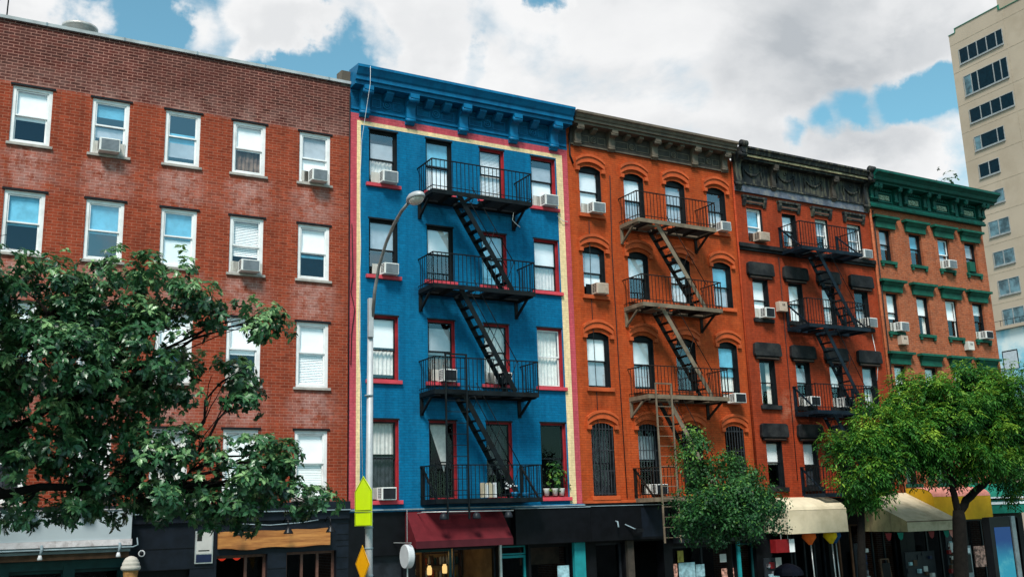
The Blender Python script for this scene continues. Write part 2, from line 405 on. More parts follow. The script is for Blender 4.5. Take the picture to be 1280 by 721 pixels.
nt.links.new(math_(nt, 'DIVIDE', sp.outputs[0], zz), cxy.inputs[0]); nt.links.new(math_(nt, 'DIVIDE', sp.outputs[1], zz), cxy.inputs[1])
def cloudn(off, scale, detail=9, rough=.56):
    va = nt.nodes.new('ShaderNodeVectorMath'); va.operation = 'ADD'; va.inputs[1].default_value = off
    nt.links.new(cxy.outputs[0], va.inputs[0])
    n = nn(nt, 'ShaderNodeTexNoise', Scale=scale, Detail=detail, Roughness=rough); n.inputs['Distortion'].default_value = .25
    nt.links.new(va.outputs[0], n.inputs['Vector']); return n.outputs[0]
wn = nn(nt, 'ShaderNodeTexNoise', Scale=7., Detail=7, Roughness=.6); nt.links.new(D, wn.inputs['Vector'])
ws_ = nt.nodes.new('ShaderNodeVectorMath'); ws_.operation = 'SUBTRACT'; ws_.inputs[1].default_value = (.5, .5, .5); nt.links.new(wn.outputs['Color'], ws_.inputs[0])
wk = nt.nodes.new('ShaderNodeVectorMath'); wk.operation = 'SCALE'; wk.inputs['Scale'].default_value = .20; nt.links.new(ws_.outputs[0], wk.inputs[0])
wa = nt.nodes.new('ShaderNodeVectorMath'); wa.operation = 'ADD'; nt.links.new(D, wa.inputs[0]); nt.links.new(wk.outputs[0], wa.inputs[1])
wz = nt.nodes.new('ShaderNodeVectorMath'); wz.operation = 'NORMALIZE'; nt.links.new(wa.outputs[0], wz.inputs[0]); DW = wz.outputs[0]
def blob(d, r, w):
    d = Vector(d).normalized()
    v = nt.nodes.new('ShaderNodeVectorMath'); v.operation = 'DOT_PRODUCT'; v.inputs[1].default_value = d; nt.links.new(DW, v.inputs[0])
    return math_(nt, 'MULTIPLY', ramp(nt, v.outputs['Value'], math.cos(r), math.cos(r * .15)), w)
def strip(d, r, w):          # the same with a gentler warp, for a long thin gap
    d = Vector(d).normalized()
    k = nt.nodes.new('ShaderNodeVectorMath'); k.operation = 'SCALE'; k.inputs['Scale'].default_value = .07; nt.links.new(ws_.outputs[0], k.inputs[0])
    q = nt.nodes.new('ShaderNodeVectorMath'); q.operation = 'ADD'; nt.links.new(D, q.inputs[0]); nt.links.new(k.outputs[0], q.inputs[1])
    qn = nt.nodes.new('ShaderNodeVectorMath'); qn.operation = 'NORMALIZE'; nt.links.new(q.outputs[0], qn.inputs[0]); q = qn
    v = nt.nodes.new('ShaderNodeVectorMath'); v.operation = 'DOT_PRODUCT'; v.inputs[1].default_value = d; nt.links.new(q.outputs[0], v.inputs[0])
    return math_(nt, 'MULTIPLY', ramp(nt, v.outputs['Value'], math.cos(r), math.cos(r * .15)), w)
def total(lst):
    a = lst[0]
    for b in lst[1:]: a = math_(nt, 'ADD', a, b)
    return a
n1 = cloudn((3.1, 7.3, 0), 3.4); n2 = cloudn((3.1 + .07, 7.3 + .05, .0), 3.4, 6)
gaps = total([blob((.103, .887, .451), .085, .24), blob((.17, .885, .43), .085, .26), blob((.235, .870, .423), .075, .26), blob((.285, .860, .415), .065, .28), blob((.318, .843, .428), .055, .20), blob((.155, .88, .455), .05, .14),
              blob((.49, .735, .473), .035, .30), strip((0.693, 0.630, 0.351), .038, .24), strip((0.709, 0.605, 0.362), .038, .24), strip((0.726, 0.583, 0.366), .038, .24), strip((0.742, 0.560, 0.369), .030, .30), strip((0.757, 0.540, 0.370), .030, .30), strip((0.770, 0.522, 0.372), .030, .30), blob((.67, .64, .345), .03, .12), blob((.42, .79, .42), .03, .1)])
fills = total([strip((.745, .515, .415), .06, .24), strip((.17, .877, .452), .035, .20), strip((.205, .868, .444), .035, .20), strip((.237, .856, .458), .045, .26), strip((.275, .85, .448), .045, .22), strip((.14, .886, .436), .025, .13), strip((.225, .876, .422), .018, .12), blob((.722, .556, .412), .05, .16), blob((.75, .53, .41), .05, .14), blob((.752, .567, .335), .05, .16), blob((.72, .61, .335), .05, .14), blob((.041, .90, .436), .06, .22), blob((.26, .855, .462), .045, .14), blob((.50, .74, .44), .26, .16), blob((.69, .60, .41), .16, .16), blob((.70, .62, .32), .12, .14), blob((.35, .81, .45), .08, .16), blob((-.1, .9, .45), .2, .1), blob((.185, .884, .43), .05, .26), blob((.25, .868, .438), .05, .26), blob((.30, .85, .44), .05, .22), blob((.125, .893, .428), .03, .16)])
back = math_(nt, 'MULTIPLY', ramp(nt, sp.outputs[1], .1, -.5), -.12)
dens = total([n1, math_(nt, 'MULTIPLY', gaps, -1), fills, back])
mask = ramp(nt, dens, .39, .63)
# cloud shading: bright on the sun side of each billow, grey under the thick ones
rel = ramp(nt, math_(nt, 'SUBTRACT', n1, n2), -.07, .07)
grey = total([blob((.665, .60, .42), .13, .44), blob((.715, .565, .425), .12, .36), blob((.60, .68, .44), .2, .14)])
grey = math_(nt, 'MULTIPLY', grey, ramp(nt, n2, .18, .62))
thick = ramp(nt, dens, .52, .86)
g = math_(nt, 'ADD', math_(nt, 'MULTIPLY', thick, .22), math_(nt, 'MULTIPLY', grey, 1.0), True)
g = math_(nt, 'ADD', g, math_(nt, 'MULTIPLY', math_(nt, 'SUBTRACT', .5, rel), .22), True)
cc = mixc(nt, g, (.94, .945, .95), (.50, .535, .57))
bg2 = nn(nt, 'ShaderNodeBackground', Strength=1.0); nt.links.new(cc, bg2.inputs[0])
rear = ramp(nt, sp.outputs[1], .25, -.15)
high = math_(nt, 'ADD', math_(nt, 'MULTIPLY', ramp(nt, sp.outputs[2], .05, .75), .75), -.17)      # low sky across the avenue is duller, overhead brighter
nt.links.new(math_(nt, 'ADD', math_(nt, 'MULTIPLY', rear, high), .99), bg2.inputs['Strength'])
mx = nt.nodes.new('ShaderNodeMixShader'); nt.links.new(mask, mx.inputs[0]); nt.links.new(bg1.outputs[0], mx.inputs[1]); nt.links.new(bg2.outputs[0], mx.inputs[2])
nt.links.new(mx.outputs[0], wo.inputs[0])
sl = bpy.data.lights.new('sun', 'SUN'); sl.energy = 5.0; sl.angle = R(16); sl.color = (1, .95, .88)
so = bpy.data.objects.new('sun', sl); COL.objects.link(so); so.rotation_euler = SUN.to_track_quat('Z', 'Y').to_euler(); so.location = (-20, -30, 40)
scene.view_settings.view_transform = 'Standard'; scene.view_settings.look = 'None'; scene.view_settings.exposure = 0; scene.view_settings.gamma = 1
scene.cycles.max_bounces = 6; scene.cycles.transparent_max_bounces = 12
try: scene.cycles.use_denoising = True
except Exception: pass

# ------------------------------------------------------------------ ground
struct('ground', MB().quad((-900, -900, .97), (900, -900, .97), (900, 1600, .97), (-900, 1600, .97)), 'earth')
struct('road', MB().quad((-300, -27.5, 1.0), (300, -27.5, 1.0), (300, -6.3, 1.0), (-300, -6.3, 1.0)), 'asphalt')
mk = MB()
for yy in (-11.5, -15, -22): 
    for i in range(-20, 30): mk.quad((i * 9, yy, 1.004), (i * 9 + 3, yy, 1.004), (i * 9 + 3, yy + .12, 1.004), (i * 9, yy + .12, 1.004))
struct('road_marking', mk, 'paint_white')
struct('pavement', MB().box(-300, 32, -6.1, 0, .98, G), 'concrete')
struct('kerb', MB().box(-300, 32, -6.3, -6.1, .98, G + .004), 'stone_sill')

# ------------------------------------------------------------------ building helpers
def facade(name, parent, x0, x1, z0, z1, ops, mats, mi=lambda x, z: 0, y=0., depth=.2, bx=(), bz=(), stain=None, soot_shade=None, step=.3, rev=None):
    xs = {x0, x1, *bx}; zs = {z0, z1, *bz}
    for o in ops: xs |= {o[0], o[1]}; zs |= {o[2], o[3]}
    def fill(s):
        s = sorted(s); r = []
        for a, b in zip(s, s[1:]):
            k = max(1, int((b - a) / step + .5)); r += [a + (b - a) * i / k for i in range(k)]
        return r + [s[-1]]
    xs = fill(xs); zs = fill(zs)
    mb = MB(); idx = {}
    def vid(x, z):
        k = (round(x, 4), round(z, 4))
        if k not in idx: idx[k] = len(mb.v); mb.v.append((x, y, z))
        return idx[k]
    for xa, xb in zip(xs, xs[1:]):
        for za, zb in zip(zs, zs[1:]):
            cx, cz = (xa + xb) / 2, (za + zb) / 2
            if any(o[0] < cx < o[1] and o[2] < cz < o[3] for o in ops): continue
            mb.f.append([vid(xa, za), vid(xb, za), vid(xb, zb), vid(xa, zb)]); mb.mi.append(mi(cx, cz)); mb.sm.append(False)
    for k, o in enumerate(ops):
        xa, xb, za, zb = o[:4]; ar = o[4] if len(o) > 4 else 0
        mb.m = rev(k) if rev else mi(xa - .05, (za + zb) / 2)
        Y = y + depth
        zt = zb - ar
        mb.quad((xa, y, za), (xa, Y, za), (xa, Y, zt), (xa, y, zt)); mb.quad((xb, y, zt), (xb, Y, zt), (xb, Y, za), (xb, y, za))
        mb.quad((xa, y, za), (xb, y, za), (xb, Y, za), (xa, Y, za))
        if not ar: mb.quad((xa, y, zb), (xa, Y, zb), (xb, Y, zb), (xb, y, zb))
        else:
            N = 10; hw = (xb - xa) / 2; rad = (hw * hw + ar * ar) / (2 * ar); c = zb - rad
            P = [(xa + (xb - xa) * i / N, c + math.sqrt(max(0, rad * rad - (xa + (xb - xa) * i / N - (xa + xb) / 2) ** 2))) for i in range(N + 1)]
            for (ax, az), (bx_, bz_) in zip(P, P[1:]):
                mb.quad((ax, y, az), (ax, Y, az), (bx_, Y, bz_), (bx_, y, bz_))
                mm = mb.m; mb.m = mi(ax, zb + .05); mb.quad((ax, y, az), (bx_, y, bz_), (bx_, y, zb), (ax, y, zb)); mb.m = mm
    ob = mb.build(name, mats, parent)
    for an, fn in (('stain', stain), ('soot_shade', soot_shade)):
        at = ob.data.attributes.new(an, 'FLOAT', 'POINT')
        at.data.foreach_set('value', [fn(v[0], v[2]) if fn else 0. for v in mb.v])
    return ob

def shell(parent, x0, x1, zt, depth=14., y=.02, z0=G):
    """side walls, roof and the dark rooms behind the windows"""
    mb = MB(); mb.m = 0
    mb.quad((x0, depth, z0), (x0, 0, z0), (x0, 0, zt), (x0, depth, zt)); mb.quad((x1, 0, z0), (x1, depth, z0), (x1, depth, zt), (x1, 0, zt)); mb.quad((x1, depth, z0), (x0, depth, z0), (x0, depth, zt), (x1, depth, zt))
    mb.build('side_wall', 'brick_side', parent)
    MB().quad((x0, 0, zt - .25), (x1, 0, zt - .25), (x1, depth, zt - .25), (x0, depth, zt - .25)).build('roof', 'roof_tar', parent)
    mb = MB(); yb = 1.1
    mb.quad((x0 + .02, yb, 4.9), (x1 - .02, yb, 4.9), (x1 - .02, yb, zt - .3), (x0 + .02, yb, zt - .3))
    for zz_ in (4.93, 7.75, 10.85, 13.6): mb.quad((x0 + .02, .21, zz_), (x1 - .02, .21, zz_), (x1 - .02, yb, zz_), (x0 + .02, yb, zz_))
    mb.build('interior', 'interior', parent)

def sheet(x0, x1, z0, z1, y, wavy=0.):
    mb = MB()
    if not wavy: return mb.quad((x0, y, z0), (x1, y, z0), (x1, y, z1), (x0, y, z1))
    n = 22; ph = random.random() * 6
    ys = [y + wavy * math.sin(i * 1.9 + ph + .6 * math.sin(i * .7)) for i in range(n + 1)]
    for i in range(n):
        a, b = x0 + (x1 - x0) * i / n, x0 + (x1 - x0) * (i + 1) / n
        mb._add([(a, ys[i], z0), (b, ys[i + 1], z0), (b, ys[i + 1], z1), (a, ys[i], z1)], [(0, 1, 2, 3)], True)
    return mb

def window(bld, o, fm='dark_frame', fw=.055, split=.5, gl='glass_hi', gl2=None, cover=(), sash=None, yf=.08, bars=False):
    """cover: list of (kind, from, to) as fractions of the window height, 0 = bottom"""
    xa, xb, za, zb = o[:4]; ar = o[4] if len(o) > 4 else 0
    sash = sash or fm; zt = zb - ar; split = split + random.choice((0, 0, .02, -.03, .04))
    mb = MB(); e = .004
    for a, b in ((xa - e, xa + fw), (xb - fw, xb + e)): mb.box(a, b, yf, yf + .10, za, zb if not ar else zt + ar * .5)
    mb.box(xa + fw, xb - fw, yf, yf + .10, zt - fw, zb + (e if not ar else 0)); mb.box(xa + fw, xb - fw, yf, yf + .10, za - e, za + fw * .9)
    w = mb.build('window', fm, bld)
    ia, ib, ja, jb = xa + fw, xb - fw, za + fw * .9, zt - fw
    zm = ja + (jb - ja) * split; t = .038
    for nm, z0, z1, ys, g in (('sash', zm - .015, jb, yf + .025, gl), ('sash', ja, zm + .025, yf + .06, gl2 or gl)):
        mb = MB()
        mb.box(ia, ia + t, ys, ys + .03, z0, z1); mb.box(ib - t, ib, ys, ys + .03, z0, z1)
        mb.box(ia + t, ib - t, ys, ys + .03, z0, z0 + t); mb.box(ia + t, ib - t, ys, ys + .03, z1 - t, z1)
        mb.build(nm, sash, w)
        MB().quad((ia + t, ys + .015, z0 + t), (ib - t, ys + .015, z0 + t), (ib - t, ys + .015, z1 - t), (ia + t, ys + .015, z1 - t)).build('pane', g, w)
    for kind, f0, f1 in cover:
        c0, c1 = ja + (jb - ja) * f0, ja + (jb - ja) * f1
        if kind == 'blind':
            mb = MB(); n = max(2, int((c1 - c0) / .045)); yb = yf + .115
            for i in range(n):
                q = c0 + (c1 - c0) * i / n; h = (c1 - c0) / n
                mb.quad((ia + .01, yb, q), (ib - .01, yb, q), (ib - .01, yb + .018, q + h * .93), (ia + .01, yb + .018, q + h * .93))
            mb.build('blind', 'blind', w)
        elif kind in ('curtain', 'brown_drape', 'dark_drape'): sheet(ia, ib, c0, c1, yf + .16, .018).build('curtain', kind, w)
        elif kind == 'side_curtain':
            sheet(ia, ia + (ib - ia) * .34, c0, c1, yf + .16, .018).build('curtain', 'curtain', w); sheet(ib - (ib - ia) * .28, ib, c0, c1, yf + .16, .018).build('curtain', 'curtain', w)
        elif kind == 'diag_curtain':
            mb = MB(); y_ = yf + .16
            mb.poly([(ia + .05, y_, c1), (ib - .12, y_, c1), (ib - .16, y_, c0 + .2 * (c1 - c0)), (ib - .25, y_, c0)]).build('curtain', 'curtain', w)
        else: sheet(ia + .012, ib - .012, c0, c1, yf + .105).build('shade', {'shade': 'blind', 'grey': 'shade_grey', 'blue': 'blue_reflect'}[kind], w)  # blue sheets imitate reflected sky, the others are shades
    if bars:
        mb = MB(); n = 7
        for i in range(n): 
            x = xa + (xb - xa) * (i + .5) / n; mb.box(x - .010, x + .010, -.02, .0, za + .02, zt + (ar * .8 if 0 < i < n - 1 else 0))
        for q in (.03, .36, .66, .97): z = za + (zt - za) * q; mb.box(xa + .01, xb - .01, -.006, .012, z - .012, z + .012)
        mb.build('window_bars', 'bar_iron', w)
    return w

def sill(w, o, m, over=.08, h=.12, proj=.09, corbel=False):
    xa, xb, za = o[:3]; mb = MB().box(xa - over, xb + over, -proj, .078, za - h, za - .003)
    if corbel:
        for x in (xa - over * .2, xb + over * .2): mb.box(x - .055, x + .055, -proj * .9, -.002, za - h - .11, za - h)
    mb.build('sill', m, w, bevel=.008)

def hood_arch(w, o, m):
    xa, xb, za, zb, ar = o[:5]; mb = MB(); ov = .16
    hw = (xb - xa) / 2 + ov; a2 = ar * 1.7; rad = (hw * hw + a2 * a2) / (2 * a2); cx = (xa + xb) / 2; base = zb - ar + .02
    N = 14
    def pt(u, extra): 
        x = cx + hw * u; return x, base + math.sqrt(max(0, rad * rad - (hw * u) ** 2)) - (rad - a2) + extra
    for lo, hi, pr in ((.02, .20, .07), (.20, .29, .11)):
        for i in range(N):
            u0, u1 = -1 + 2 * i / N, -1 + 2 * (i + 1) / N
            A, B = pt(u0, lo), pt(u1, lo); C_, D_ = pt(u1, hi), pt(u0, hi)
            mb._add([(A[0], -pr, A[1]), (B[0], -pr, B[1]), (C_[0], -pr, C_[1]), (D_[0], -pr, D_[1]), (A[0], .01, A[1]), (B[0], .01, B[1]), (C_[0], .01, C_[1]), (D_[0], .01, D_[1])],
                    [(0, 1, 2, 3), (0, 4, 5, 1), (3, 2, 6, 7)] + ([(0, 3, 7, 4)] if i == 0 else []) + ([(1, 5, 6, 2)] if i == N - 1 else []))
    for sx in (-1, 1): mb.box(cx + sx * (hw - .07) - .075, cx + sx * (hw - .07) + .075, -.09, .01, base - .10, base + .03)
    mb.build('hood', m, w)

def console(x, w, ztop, h, dep, mb, y=0.):
    """scrolled bracket"""
    prof = [(y, ztop), (y - dep, ztop), (y - dep, ztop - h * .16)]
    for i in range(7):
        a = i / 6 * math.pi * .5
        prof.append((y - dep * (.95 - .62 * math.sin(a)), ztop - h * (.18 + .22 * i / 6)))
    prof += [(y - dep * .32, ztop - h * .62), (y - dep * .36, ztop - h * .78), (y - dep * .28, ztop - h * .92), (y - dep * .16, ztop - h), (y, ztop - h)]
    mb.prism(prof, x - w / 2, x + w / 2)
    mb.lathe((x - w / 2 - .012, y - dep * .80, ztop - h * .20), [(dep * .17, 0), (dep * .17, w + .024)], 10, 'x')
    mb.lathe((x - w / 2 - .012, y - dep * .26, ztop - h * .86), [(dep * .12, 0), (dep * .12, w + .024)], 10, 'x')

# ------------------------------------------------------------------ first building: plain red brick
b1 = thing('brick_building', 'plain dark topped red brick building with white framed windows at the left', 'building', (-5, 0, G))
X1 = [-12.66, -10.8, -8.93, -7.06, -5.22, -3.42, -1.52]; R1 = [(13.97, 15.48), (11.15, 12.73), (8.13, 9.93), (5.17, 6.96)]
ops = [(x, x + .92, a, b) for a, b in R1 for x in X1]
def st1(x, z):
    v = 0
    for xa, xb, za, zb in ops:
        c = (xa + xb) / 2; dx = abs(x - c)
        if za - 1.3 < z < za: t = (za - z) / 1.3; v = max(v, max(0, 1 - dx / (.75 - .2 * t)) ** .6 * (1 - t * .75))
        if zb < z < zb + 1.1: t = (z - zb) / 1.1; v = max(v, max(0, 1 - dx / .85) ** .7 * (.85 - t * .75))
    if z > 15.6: v = .12 if z > 16.2 else .35
    return v
facade('wall', b1, -14.6, 0, 5.07, 17.2, ops, ['brick_red', 'brick_top'], lambda x, z: 1 if z > 15.56 else 0, bz=(15.56,), stain=st1, soot_shade=lambda x, z: .35 if z > 15.6 else (.5 if x > -1.0 and 7 < z < 8.2 else .1), rev=lambda k: 0)
shell(b1, -14.6, -.01, 17.2)
MB().box(-14.7, .0, -.07, .32, 17.205, 17.29).build('coping', 'coping', b1)
mb = MB()
for i in range(8): mb.box(-14.0 + i * 1.9, -13.96 + i * 1.9, -.078, .33, 17.203, 17.296)
mb.build('coping_joint', 'steel_grey', b1)
cov1 = {(0, 2): [('shade', .42, 1)], (0, 3): [('blue', .5, .95), ('grey', .3, .72)], (0, 4): [('grey', .12, .42), ('blue', .42, .62)], (0, 5): [('shade', .46, 1), ('brown_drape', 0, .46)], (0, 6): [('grey', .5, 1), ('shade', .2, .48)],
        (1, 2): [('blue', .45, 1)], (1, 3): [('blue', .45, 1)], (1, 4): [('shade', 0, .48), ('blue', .5, 1)], (1, 5): [('blind', .3, 1)], (1, 6): [('shade', .48, 1), ('blue', 0, .45), ('grey', 0, .4)],
        (2, 4): [('shade', .42, 1)], (2, 5): [('shade', .45, 1)], (2, 6): [('shade', .5, 1), ('blind', 0, .5)], (3, 6): [('shade', .48, 1), ('blind', 0, .5)], (3, 5): [('shade', .48, 1), ('blind', .1, .5)], (3, 2): [('dark_drape', 0, 1)]}
for i, o in enumerate(ops):
    r_, c_ = divmod(i, 7)
    w = window(b1, o, 'white_frame', .085, .5, 'glass_hi' if r_ < 2 and c_ in (3, 4) else 'glass_clear', None, cov1.get((r_, c_), random.choice([[('grey', .5, 1)], [('curtain', 0, 1)], [('shade', .35, 1)], [('blind', .5, 1), ('dark_drape', 0, .5)], [('side_curtain', 0, 1)]])), yf=.03)
    sill(w, o, 'stone_sill', .07, .075, .06)
    MB().box(o[0] - .06, o[1] + .06, -.03, .029, o[3] + .002, o[3] + .055).build('head_flashing', 'dark_frame', w)
# ground floor
ops1 = [(-13.6, -9.2, G + .3, 3.75), (-8.3, -7.0, G + .6, 3.62), (-6.85, -5.75, G, 3.62), (-5.5, -4.15, G, 3.5), (-3.5, -2.2, G, 3.79), (-1.7, -.34, G + .7, 3.8)]
facade('shopfront', b1, -14.6, -.0, G, 4.83, ops1, 'shop_navy', y=-.06, depth=.35, step=3)
mb = MB().box(-14.6, -.003, -.20, -.062, 4.86, 5.07).box(-14.6, -.003, -.14, -.062, 4.62, 4.86); mb.build('shop_cornice', 'shop_navy', b1)
MB().box(-14.6, -.003, -.23, -.201, 4.835, 4.862).build('flashing', 'steel_grey', b1)
mb = MB()
GR = [(-2.2, -1.71, z) for z in (4.48, 4.35, 4.2, 4.05, 3.9, 3.4, 3.1, 2.8)] + [(-.33, -.01, z) for z in (4.48, 4.2, 4.05, 3.9, 3.6, 3.3, 3.0)] + [(-5.55, -3.56, 3.5), (-5.55, -3.56, 4.0)]
for xa, xb, z in GR: MB().box(xa, xb, -.068, -.0605, z, z + .014).build('panel_groove', 'shop_black', b1)

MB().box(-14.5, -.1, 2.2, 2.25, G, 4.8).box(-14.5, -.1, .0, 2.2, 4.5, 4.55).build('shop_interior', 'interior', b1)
def framed(bld, name, xa, xb, za, zb, n, m, y=.12, t=.07, gl='glass_shop', vf=None):
    mb = MB(); mb.box(xa, xb, y, y + .07, zb - t, zb).box(xa, xb, y, y + .07, za, za + t)
    for i in range(n + 1): 
        x = xa + (xb - xa - t) * i / n; mb.box(x, x + t, y + .002, y + .068, za + t, zb - t)
    w = mb.build(name, m, bld)
    for i in range(n):
        x = xa + (xb - xa - t) * i / n + t; x2 = xa + (xb - xa - t) * (i + 1) / n
        MB().quad((x, y + .03, za + t), (x2, y + .03, za + t), (x2, y + .03, zb - t), (x, y + .03, zb - t)).build('pane', gl, w)
    return w
framed(b1, 'shop_window', -1.7, -.34, G + .7, 3.8, 3, 'mahog')
dw = framed(b1, 'shop_door', -2.75, -2.2, G, 3.79, 1, 'mahog'); MB().box(-3.5, -2.76, .12, .19, 3.71, 3.79).build('door_head', 'mahog', dw)
framed(b1, 'shop_window', -8.3, -7.0, G + .6, 3.62, 1, 'dk_teal'); framed(b1, 'shop_door', -6.85, -5.75, G, 3.62, 1, 'dk_teal')
mb = MB().box(-8.4, -8.2, -.10, -.061, G, 3.8).box(-7.05, -6.8, -.10, -.061, G, 3.78).box(-5.78, -5.58, -.10, -.061, G, 3.78).box(-8.6, -5.55, -.09, -.061, 3.63, 3.84); mb.build('shop_pilaster', 'dk_teal', b1)
MB().box(-5.5, -4.15, .1, .14, G, 3.5).build('recessed_door', 'shop_black', b1)

# things on the first building
gs = thing('shop_sign', 'long blank grey sign board above the teal shopfront at far left', 'sign', (-9, -.5, 4.0))
MB().box(-12.4, -5.66, -.6, -.08, 4.29, 4.97).build('panel', 'sign_grey', gs)
MB().box(-12.42, -5.64, -.64, -.08, 4.15, 4.288).build('rail', 'sign_rail', gs)
mb = MB().box(-12.42, -5.65, -.62, -.08, 4.08, 4.148).box(-12.42, -5.66, -.55, -.08, 4.0, 4.06); mb.tube([(-12.4, -.68, 4.09), (-5.62, -.68, 4.10), (-5.5, -.6, 4.14), (-5.5, -.45, 4.3)], .018, 6); mb.build('conduit', 'steel_grey', gs)
MB().box(-12.42, -5.68, -.50, -.08, 3.86, 3.998).build('underside', 'wood_dark', gs)
MB().box(-12.43, -5.63, -.63, -.08, 4.972, 4.99).build('top_edge', 'sign_rail', gs)
def flood(x, z, y, lab):
    t = thing('floodlight', lab, 'floodlight', (x, y, z), 'small lights on the grey sign board')
    MB().box(x - .13, x + .13, y - .10, y + .12, z, z + .12).build('housing', 'sign_rail', t, .01)
    MB().box(x - .12, x + .12, y - .11, y + .11, z - .03, z - .002).build('lamp_glass', 'black_plastic', t)
    MB().bar((x, y + .1, z + .1), (x, y + .45, z + .12), .03).build('arm', 'steel_grey', t)
flood(-7.93, 4.93, -.72, 'pale box floodlight on the top edge of the grey sign near its left end')
flood(-6.75, 4.96, -.72, 'pale box floodlight on the grey sign half hidden by the hanging leaves')
for x, l in ((-7.60, 'small spot lamp under the middle of the grey sign board'), (-5.92, 'small spot lamp under the right end of the grey sign board')):
    t = thing('spot_lamp', l, 'spot lamp', (x, -.66, 4.0), 'spot lamps under the grey sign')
    MB().tube([(x, -.66, 4.2), (x, -.70, 4.12), (x - .02, -.72, 4.0)], [.03, .035, .03], 8).build('bracket', 'steel_grey', t)
    MB().lathe((x - .03, -.73, 3.93), [(.05, -.05), (.055, -.02), (.03, .06)], 10).build('bulb', 'white_sign', t)
MB()
ic = thing('ice_cream_cone', 'large vanilla ice cream cone display beside the grey sign', 'display cone', (-5.72, -1.1, G))
MB().lathe((-5.72, -1.1, 3.64), [(.20, -.06), (.225, -.02), (.215, .03), (.19, .05), (.20, .07), (.185, .12), (.165, .135), (.17, .155), (.12, .22), (.05, .255), (.0, .262)], 20).build('scoop', 'scoop', ic)
MB().lathe((-5.72, -1.1, 3.58), [(.02, -.95), (.10, -.5), (.175, .0), (.165, .02)], 20).build('cone', 'cone', ic)
MB().lathe((-5.72, -1.1, G), [(.22, 0), (.22, .05), (.04, .08), (.04, 1.5)], 14).build('stand', 'iron_black', ic)
sc = thing('security_camera', 'small round white ringed camera above the ice cream cone', 'camera', (-5.36, -.2, 3.93))
MB().ring((-5.36, -.34, 3.93), .065, .018).build('ring', 'white_sign', sc); MB().lathe((-5.36, -.34, 3.93), [(.05, -.02), (.055, .2)], 12, 'y').build('housing', 'black_plastic', sc)
ws = MB(); N = 16
top = [(-3.5 + 2.95 * i / N, 4.36 + .02 * i / N + .012 * math.sin(i * 1.3)) for i in range(N + 1)]; bot = [(-3.5 + 2.95 * i / N, 3.94 + .018 * math.sin(i * .9 + 1) - (.02 if 2 < i < 6 else 0)) for i in range(N + 1)]
ws.prism_y(bot + top[::-1], -.17, -.10); tag(ws.build('wooden_sign', 'plank'), 'blank live edge orange wooden sign board above the dark bar front', 'sign')
for x, l in ((-3.06, 'left black gooseneck lamp over the wooden sign, nearest the notice board'), (-1.80, 'middle black gooseneck lamp over the wooden sign'), (-.66, 'right black gooseneck lamp over the wooden sign, next to the blue building')):
    t = thing('gooseneck_lamp', l, 'sign lamp', (x, -.1, 4.6), 'gooseneck lamps over the wooden sign')
    MB().tube([(x, -.07, 4.55), (x, -.25, 4.68), (x, -.45, 4.62), (x, -.5, 4.45)], .016, 6).build('arm', 'black_plastic', t)
    MB().lathe((x, -.5, 4.30), [(.13, -.03), (.12, 0), (.06, .10), (.03, .16)], 14).build('lamp_shade', 'black_plastic', t)
mn = thing('notice_board', 'upright pale notice board with navy strip beside the wooden sign', 'notice board', (-3.83, -.1, 3.6))
MB().box(-4.05, -3.61, -.11, -.062, 3.62, 4.41).build('frame', 'alu', mn); MB().box(-4.02, -3.64, -.116, -.111, 3.86, 4.38).build('sheet', 'paper', mn)
MB().box(-4.02, -3.64, -.116, -.111, 3.65, 3.84).build('lower_sheet', 'navy_label', mn); MB().box(-4.01, -3.89, -.121, -.117, 4.17, 4.34).build('print', 'black_line', mn); MB().box(-3.97, -3.70, -.121, -.117, 3.92, 3.945).build('print', 'black_line', mn)
rv = MB().lathe((-7.25, 2.5, 17.0), [(.47, 0), (.47, 1.47), (.49, 1.49), (.49, 1.56), (.45, 1.56), (.45, 1.3), (.0, 1.3)], 28)
tag(rv.build('roof_vent', 'galv'), 'round galvanised vent drum on the roof of the plain red building', 'roof vent')
an = thing('roof_antenna', 'thin dark antenna rod at the top left roof corner', 'antenna', (-9.2, .6, 17.2)); MB().tube([(-9.2, .6, 17.2), (-9.17, .6, 18.9)], .02, 6).build('rod', 'iron_black', an)
for x, l in ((-3.2, 'hanging red lantern inside the bar doorway, left one'), (-2.82, 'hanging red lantern inside the bar doorway, right one')):
    tag(MB().lathe((x, .6, 3.74), [(.03, -.10), (.10, -.05), (.11, 0), (.10, .05), (.03, .10)], 12).build('lantern', 'red_lantern'), l, 'lantern', 'red lanterns in the bar')

# ------------------------------------------------------------------ second building: blue
b2 = thing('blue_building', 'bright blue painted tenement with pink and cream painted border', 'building', (3.8, 0, G))
X2 = [(.6, 1.5), (2.45, 3.33), (4.31, 5.19), (6.2, 7.11)]; R2 = [(14.24, 15.92), (11.46, 13.15), (8.42, 10.27), (5.07, 7.3)]
ops = [(xa, xb, a, b) for a, b in R2 for xa, xb in X2]
def mi2(x, z):
    if z > 16.35: return 0
    if z > 16.14 or x < .22 or x > 7.41: return 1
    if z > 16.01 or x < .34 or x > 7.17: return 2
    return 0
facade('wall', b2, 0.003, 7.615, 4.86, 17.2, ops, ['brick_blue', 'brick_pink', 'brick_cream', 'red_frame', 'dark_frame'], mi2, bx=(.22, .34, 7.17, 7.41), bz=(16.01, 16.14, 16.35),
       rev=lambda k: 4 if k in (0, 1, 4, 5) else 3, depth=.2, soot_shade=lambda x, z: (.55 if 2 < x < 5.7 and any(a - .9 < z < a - .25 for a, b in R2) else .12) if .34 < x < 7.17 and z < 16.4 else (.75 if z > 16.5 else .5 if x < .22 and 9.5 < z < 12 else .08),  # shade under the cornice painted into the colour; also darker below landings
       stain=lambda x, z: .3 if abs(x - 2.0) < .15 else .08)
shell(b2, .01, 7.61, 17.4)
